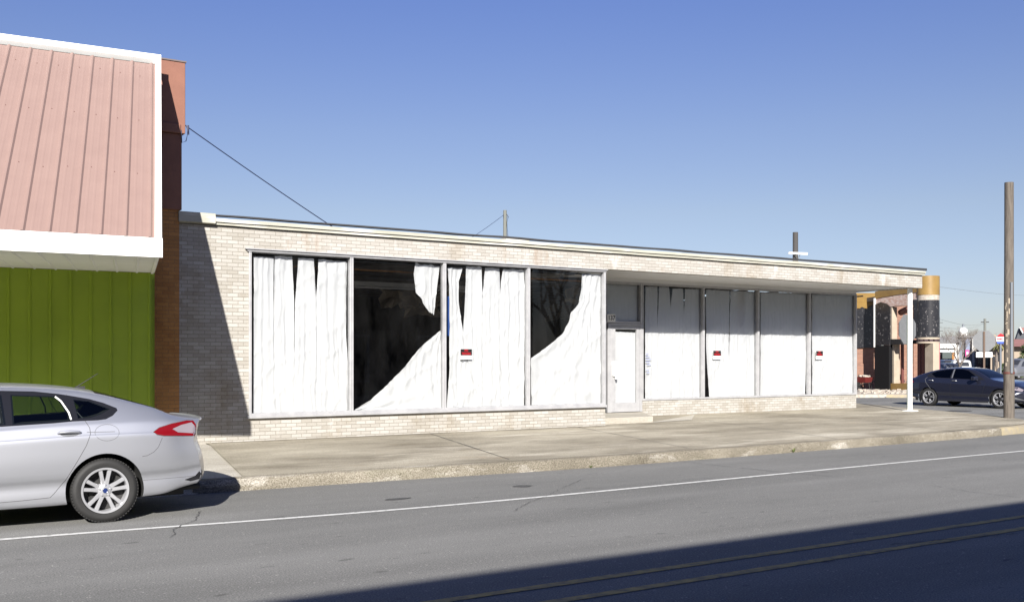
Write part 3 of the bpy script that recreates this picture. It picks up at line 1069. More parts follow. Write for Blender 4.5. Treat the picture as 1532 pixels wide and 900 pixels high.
A3 = lambda q: (340 + q[0] / 3, 350 + q[1] / 3)
A4 = lambda q: (640 + q[0] / 3, 350 + q[1] / 3)
A5 = lambda q: (880 + q[0] / 3.214, 370 + (q[1] + (8 if q[1] < 225 else 0)) / 3.214)
G1 = 'white sheets in the front windows'
G2 = 'white sheets in the recessed windows'
YS = YW + 0.115
sheet('white sheet strip hung at the far left edge of the leftmost front window', [(118, 100), (118, 450), (115, 812)], [(208, 106), (206, 400), (209, 812)], YS, 0.016, 2.3, conv=A3, group=G1)
sheet('second white strip in the leftmost front window, right of its long slit', [(212, 98), (207, 400), (205, 806)], [(290, 100), (298, 310), (300, 806)], YS + 0.012, 0.016, 2, conv=A3, group=G1)
sheet('white strip between two dark V gaps in the leftmost front window', [(318, 108), (303, 310), (297, 806)], [(388, 110), (398, 290), (397, 806)], YS + 0.003, 0.014, 2, conv=A3, group=G1)
sheet('widest white strip in the leftmost front window, beside its right mullion', [(410, 112), (399, 290), (394, 803)], [(536, 126), (532, 440), (543, 640), (540, 801)], YS + 0.015, 0.018, 3.2, conv=A3, group=G1)
sheet('torn white scrap hanging from the top of the mostly bare second front window', [(842, 131), (836, 180), (845, 262), (870, 292), (876, 312), (906, 352)], [(952, 145), (946, 200), (936, 280), (926, 362)], YS, 0.02, 2.5, conv=A3, group=G1, rag=0.16)
sheet('fallen white sheet sagging diagonally across the second front window', [(957, 432), (860, 512), (800, 590), (742, 652), (640, 745), (563, 792)], [(962, 434), (963, 560), (964, 700), (963, 790), (760, 795), (566, 797)], YS + 0.004, 0.026, 2.5, n=40, rows=60, diag=0.8, conv=A3, group=G1)
sheet('leftmost white strip of the third front window, with a sign fixed to its lower half', [(88, 150), (97, 300), (97, 600), (84, 790)], [(155, 154), (138, 210), (138, 300), (146, 380), (160, 450), (240, 560), (243, 788)], YS + 0.006, 0.02, 2.6, diag=0.5, conv=A4, group=G1)
sheet('second white strip of the third front window, right of the wide dark gap', [(170, 145), (166, 300), (158, 440), (160, 500), (236, 787)], [(240, 148), (243, 260), (246, 787)], YS - 0.006, 0.014, 2, conv=A4, group=G1)
sheet('third white strip of the third front window, between two thin dark slits', [(258, 152), (245, 262), (240, 786)], [(322, 154), (326, 300), (326, 784)], YS + 0.01, 0.014, 2, conv=A4, group=G1)
sheet('rightmost white strip of the third front window, beside the mullion', [(336, 158), (327, 215), (326, 330), (322, 783)], [(430, 160), (435, 300), (432, 600), (427, 780)], YS, 0.016, 2.6, conv=A4, group=G1)
sheet('large white sheet draped in a curve in the rightmost front window, left of the door', [(690, 179), (686, 240), (678, 306), (654, 342), (640, 352), (638, 384), (604, 446), (532, 508), (459, 558), (462, 660), (464, 772)], [(785, 182), (781, 300), (782, 420), (780, 560), (781, 770)], YS + 0.004, 0.026, 4, n=44, rows=70, diag=0.7, conv=A4, group=G1)
YS2 = YR + 0.115
sheet('sheet strip nearest the door in the leftmost recessed window', [(273, 178), (274, 735)], [(332, 180), (331, 400), (328, 735)], YS2, 0.012, 1.6, conv=A5, group=G2)
sheet('second sheet strip from the door in the leftmost recessed window', [(340, 180), (335, 300), (330, 400), (326, 735)], [(388, 181), (397, 290), (397, 733)], YS2 + 0.008, 0.011, 1.6, conv=A5, group=G2)
sheet('narrowest sheet strip, between two V slits in the leftmost recessed window', [(403, 190), (397, 290), (395, 733)], [(455, 190), (460, 300), (460, 731)], YS2 + 0.002, 0.011, 1.4, conv=A5, group=G2)
sheet('broad right-hand sheet strip of the recessed window next to the door', [(466, 192), (460, 300), (457, 731)], [(546, 192), (543, 480), (535, 729)], YS2 + 0.009, 0.012, 2, conv=A5, group=G2)
sheet('left half of the split sheet in the second recessed window, dark gap at its foot', [(566, 194), (565, 500), (583, 728)], [(678, 200), (676, 480), (678, 726)], YS2, 0.013, 2.5, conv=A5, group=G2)
sheet('right half of the split sheet in the second recessed window', [(683, 200), (677, 480), (675, 726)], [(809, 204), (808, 500), (802, 722)], YS2 + 0.008, 0.013, 3, conv=A5, group=G2)
sheet('unbroken sheet without a sign filling the third recessed window', [(828, 206), (826, 716)], [(1051, 212), (1050, 500), (1042, 712)], YS2, 0.012, 4, conv=A5, group=G2)
sheet('unbroken sheet with a sign filling the recessed window nearest the white post', [(1074, 218), (1075, 708)], [(1278, 222), (1279, 702)], YS2, 0.012, 4, conv=A5, group=G2)
sheet('greyed sheet covering the transom pane above the door', [(88, 163), (88, 368)], [(254, 168), (254, 372)], YS2, 0.007, 2.5, m='grimy_sheet', conv=A5)
sheet('tall narrow white sheet taped inside the glass door', [(124, 404), (127, 560), (126, 700), (124, 783)], [(237, 410), (229, 470), (233, 600), (232, 778)], YR + 0.055, 0.005, 2, conv=A5)


def warning_sign(px0, px1, py0, py1, Y, label):
    a, b = at(px0, py1, Y), at(px1, py0, Y)
    W_, Hh = b.x - a.x, b.z - a.z
    t = thing('warning_sign', label, 'sign', ((a.x + b.x) / 2, Y, a.z), group='no trespassing signs in the windows')
    MB().box(-W_ / 2, W_ / 2, -0.004, 0.0, 0, Hh).build('board', M['sign_white'], t, bevel=0.001)
    MB().box(-W_ / 2 + 0.004, W_ / 2 - 0.004, -0.007, -0.0045, Hh * 0.36, Hh - 0.004).build('black_panel', M['sign_black'], t)
    rr = Matrix.Rotation(R(90), 4, 'X')
    text_mesh('lettering', 'NO', Hh * 0.26, M['sign_red'], Matrix.Translation((0, -0.009, Hh * 0.84)) @ rr, t, bold=0.002)
    text_mesh('lettering', 'TRESPASSING', Hh * 0.34, M['sign_red'], Matrix.Translation((0, -0.009, Hh * 0.52)) @ rr, t, bold=0.0015, xs=W_ * 0.88 / (Hh * 0.34 * 6.9))


warning_sign(688.3, 706.2, 521.5, 537, YW + 0.038, 'black, red and white no trespassing sign in the third front window')
warning_sign(1066.6, 1078.6, 524, 536.8, YR + 0.038, 'no trespassing sign in the second recessed window, on the split sheet')
warning_sign(1220.6, 1231, 524.5, 536.8, YR + 0.038, 'no trespassing sign in the recessed window nearest the white post')

# ================================================================ LEFT SHOP WITH PINK MANSARD
E_ = 0.082
LU = Vector((1, -E_, 0)).normalized()            # runs along its front
left = thing('green_shop', 'shop with lime green metal wall under a pink ribbed metal mansard', 'building', (4.1, 16.75, 0))
LOFF = Vector((-4.1, -16.75, 0))


def left_part(mb, name, m, parent=None, **kw):
    o = mb.build(name, m, parent or left, **kw)
    if parent is None:
        o.location = LOFF
    return o


B0 = Vector((3.475, 13.93, 3.06))                # lower right corner of the overhang
T0 = at(239.3, 94.5, 17.75)                 # upper right corner of the mansard
FAS = 0.21
LEN = 9.0
Z = Vector((0, 0, 1))
BT = B0 + Z * FAS                                # top of the lower fascia
slope = (T0 - BT)
sn = LU.cross(slope).normalized()
if sn.z < 0: sn = -sn
slope_len = slope.length
# ribbed pink sheets: profile along LU, extruded up the slope
prof = []
pitch = 0.305
x = 0.10
pts = [(0.0, 0.0)]
while x < LEN - 0.4:
    for dx, hh in ((0, 0), (0.026, 0.024), (0.046, 0.024), (0.072, 0), (0.125, 0.0), (0.137, 0.0015), (0.152, 0.0015), (0.164, 0), (0.212, 0), (0.224, 0.0015), (0.240, 0.0015), (0.252, 0)):
        pts.append((x + dx, hh))
    x += pitch
pts.append((LEN, 0))
mb = MB()
vs = []
a0 = BT + slope * 0.012
a1 = BT + slope * 0.985
for s, hh in pts:
    vs += [a0 - LU * s + sn * hh, a1 - LU * s + sn * hh]
mb.add(vs, [(2 * i, 2 * i + 2, 2 * i + 3, 2 * i + 1) for i in range(len(pts) - 1)])
pk = left_part(mb, 'pink_roof_panel', M['pink'], recalc=False)
sc = MB()
for s in [0.16 + 0.1525 * k for k in range(50)]:
    for f in (0.32, 0.62, 0.9):
        p = BT + slope * (f + random.uniform(-0.01, 0.01)) - LU * s + sn * 0.004
        sc.obox(p, 0.011, 0.011, 0.008)
sc.build('roof_screws', M['red_steel'], pk)['kind'] = 'stuff'
# white trims
tr_ = MB()
tr_.prism([BT - sn * 0.02 + LU * 0.012, BT + sn * 0.05 + LU * 0.012, BT + sn * 0.05 - LU * 0.075, BT - sn * 0.02 - LU * 0.075], slope)
left_part(tr_, 'rake_trim', M['white_metal'])
tt = MB()
tt.prism([T0 + sn * 0.055 + LU * 0.012, T0 - sn * 0.03 + LU * 0.012, T0 - sn * 0.03 + Z * 0.105 + LU * 0.012, T0 + sn * 0.055 + Z * 0.088 + LU * 0.012], -LU * LEN)
left_part(tt, 'ridge_trim', M['white_metal'])
ft = MB()
back = Vector((0.0, 0.03, 0))
fo_ = Vector((0, -0.03, 0))
ft.prism([B0 + fo_ + LU * 0.02, BT + fo_ + LU * 0.02, BT + sn * 0.045 + Z * 0.01 + LU * 0.02, BT + back + LU * 0.02, B0 + back + LU * 0.02], -LU * LEN)
left_part(ft, 'eave_fascia', M['white_metal'])
# end cheek of the mansard and ribbed soffit
S0 = Vector((4.27, 17.50, 3.125))
ck = MB()
ck.prism([B0 - LU * 0.02, S0 - LU * 0.02, T0 - LU * 0.02 - sn * 0.03, BT - LU * 0.02 - sn * 0.02], -LU * 0.04)
left_part(ck, 'mansard_cheek', M['white_metal'])
so_ = MB()
vs = []
sp_ = []
x = 0.0
while x < LEN:
    sp_ += [(x, 0), (x + 0.255, 0), (x + 0.27, -0.014), (x + 0.285, -0.014), (x + 0.30, 0)]
    x += 0.305
for s, hh in sp_:
    vs += [B0 + back - LU * s + Z * (hh + 0.02), S0 - LU * s + Z * (hh + 0.02)]
so_.add(vs, [(2 * i, 2 * i + 2, 2 * i + 3, 2 * i + 1) for i in range(len(sp_) - 1)])
left_part(so_, 'soffit', M['soffit'], recalc=False)
# lime wall of ribbed metal
G0 = Vector((4.27, 17.50, 0.12))
mb = MB()
pts = [(0.0, 0.0)]
x = 0.06
while x < LEN:
    pts += [(x, 0), (x + 0.014, 0.022), (x + 0.034, 0.022), (x + 0.048, 0)]
    x += 0.2985
pn = Vector((-LU.y, LU.x, 0)) * -1
vs = []
for s, hh in pts:
    p = G0 - LU * s + pn * hh
    vs += [p, p + Z * 3.02]
mb.add(vs, [(2 * i, 2 * i + 2, 2 * i + 3, 2 * i + 1) for i in range(len(pts) - 1)])
left_part(mb, 'green_metal_wall', M['lime'], recalc=False)
cw = MB()
cw.prism([G0, G0 + Vector((0.02, 0.63, 0)), G0 + Vector((0.02, 0.63, 0)) + Z * 2.95, G0 + Z * 2.95], -LU * 0.05)
left_part(cw, 'return_wall', M['lime'])
# brown brick pier and red parapet behind
PX0, PX1 = 3.2, 4.842
bp = MB()
bp.box(PX0, PX1, YW - 0.06, YW + 0.3, 0, 4.30)
left_part(bp, 'brown_brick_pier', M['brown_brick'])
rp = MB()
rp.box(PX0, PX1 + 0.035, YW - 0.10, YW + 0.3, 4.301, 5.62)
rp.box(PX0, PX1 + 0.085, YW - 0.14, YW + 0.3, 5.621, 6.85)
rp.box(PX0 + 0.9, PX1 + 0.0, YW - 0.165, YW - 0.142, 5.62, 5.78)
left_part(rp, 'red_parapet', M['red_stucco'], bevel=0.012)
pc = MB()
pc.box(PX0, PX1 + 0.10, YW - 0.155, YW + 0.31, 6.851, 6.875)
left_part(pc, 'parapet_cap', M['cap_metal'])
# body and roof
bo = MB()
bo.box(-6, PX1 - 0.02, YW + 0.301, 34, 0, 6.7)
left_part(bo, 'rear_wall', M['brown_brick'])
ro = MB()
q0, q1 = T0 + Z * 0.02, T0 - LU * LEN + Z * 0.02
ro.quad(q0, q1, Vector((q1.x, YW + 0.31, q1.z)), Vector((q0.x, YW - 0.16, q0.z)))
left_part(ro, 'roof', M['roof'], recalc=False)

# cable from the parapet corner down to the next roof
cb = MB()
A = at(276, 187, YW - 0.12)
Bc = at(493, 336.0, YW + 0.75)
ends = Bc + (Bc - A).normalized() * 0.28
pts = []
for i in range(33):
    t = i / 32
    p = A + (ends - A) * t
    p.z -= 0.02 * math.sin(math.pi * t)
    pts.append(p)
cb.tube(pts, 0.009, 6)
cb.tube([A + Vector((0.02, 0, 0)), A + Vector((0.06, -0.02, -0.10)), A + Vector((0.02, -0.02, -0.28)), A + Vector((-0.05, -0.02, -0.32)), A + Vector((-0.06, -0.02, -0.1))], 0.008, 6)
cb.tube([A + Vector((0.06, 0.0, 0.0)), A + Vector((0.065, 0.0, -0.16))], 0.018, 6)
tag(cb.build('overhead_cable', M['cable'], smooth=True), 'thin blue-black cable sloping from the red parapet down to the low roof', 'cable')

# ================================================================ CARS
def sstep(t):
    t = min(1.0, max(0.0, t))
    return t * t * (3 - 2 * t)


class Body:
    """car body: cross-sections along its length, x forward from the rear axle, y to its left"""
    def __init__(self, sp, stations=96, sub=3):
        self.sp = sp
        top, bot, belt, wid, rail = (hermite(sp[k]) for k in ('top', 'bot', 'belt', 'wid', 'rail'))
        self.belt = belt
        x0, x1 = sp['top'][0][0], sp['top'][-1][0]
        rear, front = hermite(sp['rear']), hermite(sp['front'])      # z -> x of the end silhouette
        rc, fc = sp.get('rc', 0.22), sp.get('fc', 0.42)

        def bend(x, y, z, w):
            q = min(1.0, abs(y) / max(w, 1e-3))
            wr = sstep(1 - (x - x0) / 0.75)
            wf = sstep(1 - (x1 - x) / 0.75)
            return x + wr * (rear(z) - x0 + rc * q ** 2.4) + wf * (front(z) - x1 - fc * q ** 2.4)

        xs = []
        for i in range(stations + 1):
            t = i / stations
            xs.append(x0 + (x1 - x0) * (t + 0.06 * math.sin(math.tau * t) * -1))
        rings = []
        for x in xs:
            zt, zb, zbelt, w, rl = top(x), bot(x), belt(x), wid(x), rail(x)
            zbelt = min(zbelt, zt - 0.035)
            h = zt - zbelt
            hb = zbelt - zb
            bw = w - 0.10
            ctl = [(w - 0.16, zb), (w - 0.045, zb + 0.012), (w - 0.022, zb + 0.07 * hb / 0.8), (w - 0.024, zb + 0.16 * hb), (w - 0.034, zb + 0.27 * hb), (w - 0.002, zb + 0.355 * hb),
                   (w + 0.003, zb + 0.52 * hb), (w - 0.010, zb + 0.70 * hb), (w - 0.022, zb + 0.815 * hb), (w - 0.037, zb + 0.840 * hb), (w - 0.068, zb + 0.945 * hb), (bw, zbelt),
                   (bw + (rl - bw) * 0.45, zbelt + h * 0.42), (rl + (bw - rl) * 0.16, zbelt + 0.74 * h), (rl - 0.015, zbelt + 0.87 * h), (rl - 0.10, zbelt + 0.945 * h), (rl * 0.5, zbelt + 0.987 * h), (0, zt)]
            P = [Vector(c) for c in ctl]
            ring = []
            for i in range(len(P) - 1):
                p0, p1, p2, p3 = P[max(i - 1, 0)], P[i], P[i + 1], (P[i + 2] if i + 2 < len(P) else Vector((-P[i].x, P[i].y)))
                for j in range(sub):
                    t = j / sub
                    q = 0.5 * ((2 * p1) + (p2 - p0) * t + (2 * p0 - 5 * p1 + 4 * p2 - p3) * t * t + (3 * p1 - p0 - 3 * p2 + p3) * t ** 3)
                    ring.append(q)
            ring.append(P[-1])
            for i in range(1, len(ring)):
                if ring[i].y <= ring[i - 1].y: ring[i].y = ring[i - 1].y + 1e-4
            rings.append([(x, max(0, q.x), q.y, w) for q in ring])
        K = len(rings[0]) - 1
        mb = MB()
        vs = []
        for ring in rings:
            full = [(x, y, z, w) for x, y, z, w in ring] + [(x, -y, z, w) for x, y, z, w in ring[-2::-1]]
            vs += [Vector((bend(x, y, z, w), y, z)) for x, y, z, w in full]
        L = 2 * K + 1
        fs = []
        for i in range(len(rings) - 1):
            for k in range(L):
                fs.append((i * L + k, i * L + (k + 1) % L, (i + 1) * L + (k + 1) % L, (i + 1) * L + k))
        # ends: rows across from one side to the other
        C = 12
        for i in (0, len(rings) - 1):
            grid = []
            for j in range(K + 1):
                x, y, z, w = rings[i][j]
                if j == K:
                    grid.append([i * L + K] * (C + 1))
                    continue
                row = [i * L + j]
                for c in range(1, C):
                    yy = y * (1 - 2 * c / C)
                    row.append(len(vs))
                    vs.append(Vector((bend(x, yy, z, w), yy, z)))
                row.append(i * L + (L - 1 - j))
                grid.append(row)
            for j in range(K):
                for c in range(C):
                    q = [grid[j][c], grid[j][c + 1], grid[j + 1][c + 1], grid[j + 1][c]]
                    q = list(dict.fromkeys(q))
                    if len(q) > 2: fs.append(q)
        mb.add(vs, fs)
        self.mb = mb
        # projection data
        me = bpy.data.meshes.new('body_shape')
        me.from_pydata([tuple(p) for p in mb.v], [], mb.f)
        bm = bmesh.new()
        bm.from_mesh(me)
        bmesh.ops.recalc_face_normals(bm, faces=bm.faces)
        bm.to_mesh(me)
        bm.free()
        self.V = [v.co.copy() for v in me.vertices]
        self.NV = [v.normal.copy() for v in me.vertices]
        self.F = [list(p.vertices) for p in me.polygons]
        self.bvh = BVHTree.FromPolygons(self.V, self.F)
        bpy.data.meshes.remove(me)

    def hit(self, o, d):
        loc, nor, idx, _ = self.bvh.ray_cast(Vector(o), Vector(d))
        if loc is None:
            return None, None
        poly = self.F[idx]
        wts = poly_3d_calc([self.V[i] for i in poly], loc)
        nn = sum((self.NV[i] * wt for i, wt in zip(poly, wts)), Vector((0, 0, 0))).normalized()
        return loc, nn

    def proj(self, p, axis):
        """axis: +1 / -1 the left / right side, 'z' from above, 'r' / 'f' rear and front faces"""
        if axis in (1, -1):
            r = self.hit((p[0], 3 * axis, p[1]), (0, -axis, 0))
            if r[0] is None:
                loc, nn, idx, _ = self.bvh.find_nearest(Vector((p[0], 0.9 * axis, p[1])))
                return loc, Vector((0, axis, 0))
            return r
        if axis == 'z':
            r = self.hit((p[0], p[1], 4), (0, 0, -1))
        elif axis == 'r':
            r = self.hit((-4, p[0], p[1]), (1, 0, 0))
        else:
            r = self.hit((8, p[0], p[1]), (-1, 0, 0))
        if r[0] is None:
            loc, nn, idx, _ = self.bvh.find_nearest(Vector((p[0], p[1], 1.0)) if axis == 'z' else Vector((0, p[0], p[1])))
            return loc, nn
        return r

    def patch(self, name, outer, m, parent, axis, off=0.003, holes=(), step=0.05, edge=0.0):
        v, t = tri_fill(outer, holes, step)
        pos, nor = [], []
        for p in v:
            a, n_ = self.proj(p, axis)
            pos.append(a + n_ * off)
            nor.append(n_)
        me = bpy.data.meshes.new(name)
        me.from_pydata([tuple(p) for p in pos], [], [list(q) for q in t])
        me.materials.append(m)
        c = 0
        for p in me.polygons:
            p.use_smooth = True
            if p.normal.dot(nor[p.vertices[0]]) < 0: c += 1
        if c > len(me.polygons) / 2:
            me.flip_normals()
        me.update()
        me.normals_split_custom_set_from_vertices([tuple(n_) for n_ in nor])
        o = bpy.data.objects.new(name, me)
        COL.objects.link(o)
        o.parent = parent
        return o

    def seam(self, mb, line, axis, wd=0.007, off=0.0015, step=0.03):
        pts = []
        for i in range(len(line) - 1):
            a, b = Vector(line[i]), Vector(line[i + 1])
            k = max(1, int((b - a).length / step))
            pts += [a + (b - a) * j / k for j in range(k)]
        pts.append(Vector(line[-1]))
        vs = []
        for i, p in enumerate(pts):
            t = (pts[min(i + 1, len(pts) - 1)] - pts[max(i - 1, 0)]).normalized()
            q = Vector((-t.y, t.x)) * wd / 2
            for s in (1, -1):
                a, n_ = self.proj(p + q * s, axis)
                vs.append(a + n_ * off)
        mb.add(vs, [(2 * i, 2 * i + 1, 2 * i + 3, 2 * i + 2) for i in range(len(pts) - 1)])


def boolean_cut(o, cutters):
    for c in cutters:
        md = o.modifiers.new('cut', 'BOOLEAN')
        md.operation = 'DIFFERENCE'
        md.solver = 'EXACT'
        md.object = c
    dg = bpy.context.evaluated_depsgraph_get()
    me = bpy.data.meshes.new_from_object(o.evaluated_get(dg))
    o.modifiers.clear()
    old = o.data
    o.data = me
    me.name = old.name
    bpy.data.meshes.remove(old)
    for c in cutters:
        bpy.data.objects.remove(c)


def wheel(parent, x, side, y, Rt, Rr, zc, spoke_m, width=0.215, dark=None, angle=90, lugs=True):
    """side +1 left, -1 right; y = outer face"""
    t = 0.055
    s = side
    o = y * s
    hub = MB()
    hub.lathe([(0.0, o - s * 0.115), (0.15, o - s * 0.115), (0.155, o - s * 0.14), (0.0, o - s * 0.14)], 'y', 28)
    W = hub.build('wheel', M['black'], parent, smooth=True)
    W.location = (x, 0, zc)
    ty = MB()
    prof = [(Rr + 0.002, o - s * 0.02), (Rr + 0.012, o - s * 0.006), (Rr + 0.05, o + s * 0.001), (Rt - 0.035, o - s * 0.003), (Rt - 0.012, o - s * 0.018), (Rt - 0.002, o - s * 0.04),
            (Rt, o - s * width / 2), (Rt - 0.002, o - s * (width - 0.04)), (Rt - 0.02, o - s * (width - 0.01)), (Rr, o - s * width), (Rr - 0.01, o - s * width / 2)]
    ty.lathe(prof, 'y', 64, close=True)
    for k in range(64):                     # tread blocks
        a = k * math.tau / 64
        ty.obox(Vector(((Rt - 0.004) * math.cos(a), o - s * 0.04, (Rt - 0.004) * math.sin(a))), 0.012, 0.04, 0.02, ry=-a)
    ty.build('tyre', M['tyre'], W, smooth=True)
    rm = MB()
    rm.lathe([(Rr + 0.006, o - s * 0.012), (Rr + 0.004, o - s * 0.003), (Rr - 0.016, o - s * 0.006), (Rr - 0.022, o - s * 0.022), (Rr - 0.022, o - s * 0.17), (Rr + 0.0, o - s * 0.18)], 'y', 64)
    rm.build('rim', spoke_m if not dark else M['rim'], W, smooth=True, recalc=False)
    bk = MB()
    bk.lathe([(Rr - 0.024, o - s * 0.12), (0.10, o - s * 0.13)], 'y', 40)
    bk.build('wheel_back', M['black'], W, smooth=True)
    spk = MB()
    for k in range(5):
        base = R(angle + 72 * k)
        for e in (-1, 1):
            a0, a1 = base + e * 0.26, base + e * R(12.5)
            p0 = Vector((0.058 * math.cos(a0), 0, 0.058 * math.sin(a0)))
            p1 = Vector(((Rr - 0.012) * math.cos(a1), 0, (Rr - 0.012) * math.sin(a1)))
            d = (p1 - p0).normalized()
            q = Vector((-d.z, 0, d.x))
            w0, w1 = 0.023, 0.0175
            yo0, yo1 = o - s * 0.028, o - s * 0.014
            inn = s * 0.035
            vs = []
            for p, ww, yo in ((p0, w0, yo0), ((p0 + p1) / 2, (w0 + w1) / 2 * 0.92, (yo0 + yo1) / 2 + s * 0.003), (p1, w1 * 1.25, yo1)):
                vs += [p + q * ww * 0.72 + Vector((0, yo, 0)), p + q * ww + Vector((0, yo - s * 0.008, 0)), p + q * ww + Vector((0, yo - inn, 0)),
                       p - q * ww + Vector((0, yo - inn, 0)), p - q * ww + Vector((0, yo - s * 0.008, 0)), p - q * ww * 0.72 + Vector((0, yo, 0))]
            spk.add(vs, [(i * 6 + a, i * 6 + (a + 1) % 6, i * 6 + 6 + (a + 1) % 6, i * 6 + 6 + a) for i in range(2) for a in range(6)])
    spk.build('spokes', M['rim'] if not dark else dark, W)
    if dark:
        sp2 = MB()
        for k in range(5):
            for e in (-1, 1):
                a0, a1 = R(angle + 72 * k) + e * 0.16, R(angle + 72 * k) + e * R(10)
                p0 = Vector((0.08 * math.cos(a0), o - s * 0.02, 0.08 * math.sin(a0)))
                p1 = Vector(((Rr - 0.02) * math.cos(a1), o - s * 0.008, (Rr - 0.02) * math.sin(a1)))
                sp2.tube([p0, p1], 0.011, 6)
        sp2.build('spoke_facing', M['rim'], W)
    cpn = MB()
    cpn.lathe([(0.0, o - s * 0.016), (0.030, o - s * 0.017), (0.066, o - s * 0.026), (0.076, o - s * 0.036), (0.076, o - s * 0.11)], 'y', 30)
    for k in range(5 if lugs else 0):
        a = R(angle + 72 * k)
        cpn.lathe([(0.0, o - s * 0.012), (0.010, o - s * 0.013), (0.0125, o - s * 0.03)], 'y', 10, c=(0.058 * math.cos(a), 0, 0.058 * math.sin(a)))
    hc = cpn.build('hub', M['rim'] if not dark else dark, W, smooth=True)
    if lugs:
        cc = MB()
        cc.lathe([(0.0, o - s * 0.009), (0.024, o - s * 0.011), (0.026, o - s * 0.018)], 'y', 24)
        bdg = cc.build('hub_badge', M['hub_blue'], hc, smooth=True)
        ring = MB()
        ring.lathe([(0.0235, o - s * 0.0108), (0.0265, o - s * 0.009), (0.0285, o - s * 0.0125)], 'y', 24)
        ring.build('hub_ring', M['chrome'], hc, smooth=True)
    return W


def make_car(name, label, spec, paint, full=True):
    root = thing(name, label, 'car')
    B = Body(spec, 96 if full else 40, 3 if full else 2)
    body = B.mb.build('body', [paint, M['black']], root, smooth=True)
    wb, rt, rr = spec['wb'], spec['rt'], spec['rr']
    hw = max(w for _, w in spec['wid'])
    if full:
        cuts = []
        for x in (0.0, wb):
            for s in (1, -1):
                c = MB()
                c.lathe([(0, s * (hw - 0.34)), (spec['arch'], s * (hw - 0.34)), (spec['arch'], s * (hw + 0.3)), (0, s * (hw + 0.3))], 'y', 48, c=(x, 0, rt))
                # open the arch downwards
                co_ = c.build('cutter', [paint, M['black']], None)
                for p in co_.data.polygons: p.material_index = 1
                cuts.append(co_)
                d = MB()
                d.box(x - spec['arch'] + 0.03, x + spec['arch'] - 0.03, min(s * (hw - 0.341), s * (hw + 0.3)), max(s * (hw - 0.341), s * (hw + 0.3)), -0.2, rt - 0.12)
                do = d.build('cutter', [paint, M['black']], None)
                for p in do.data.polygons: p.material_index = 1
                cuts.append(do)
        cab = MB()
        po = spec['cabin']
        n = len(po)
        w0, w1 = hw - 0.20, spec['rail_in']
        zlo, zhi = min(p[1] for p in po), max(p[1] for p in po)
        yy = lambda z: w0 + (w1 - w0) * sstep((z - 0.9) / (zhi - 0.9)) if z > 0.9 else w0
        vs = [Vector((x, yy(z), z)) for x, z in po] + [Vector((x, -yy(z), z)) for x, z in po]
        cab.add(vs, [list(range(n)), list(range(n, 2 * n))] + [[i, (i + 1) % n, n + (i + 1) % n, n + i] for i in range(n)])
        cb_ = cab.build('cutter', [paint, M['black']], None)
        for p in cb_.data.polygons: p.material_index = 1
        cuts.append(cb_)
        for side_, hole in [(1, h_) for h_ in spec['openings']] + [(-1, h_) for h_ in spec.get('openings_far', spec['openings'])]:
            q = MB()
            q.prism([(x, 0.02 * side_, z) for x, z in hole], (0, 1.5 * side_, 0))
            qo = q.build('cutter', [paint, M['black']], None)
            for p in qo.data.polygons: p.material_index = 1
            cuts.append(qo)
        for hole in spec['glass_top']:
            q = MB()
            q.prism([(x, y, 0.95) for x, y in hole['cut']], (0, 0, 1.0))
            qo = q.build('cutter', [paint, M['black']], None)
            for p in qo.data.polygons: p.material_index = 1
            cuts.append(qo)
        boolean_cut(body, cuts)
        for p in body.data.polygons: p.use_smooth = True
        body.data.set_sharp_from_angle(angle=R(32))
    return root, B, body


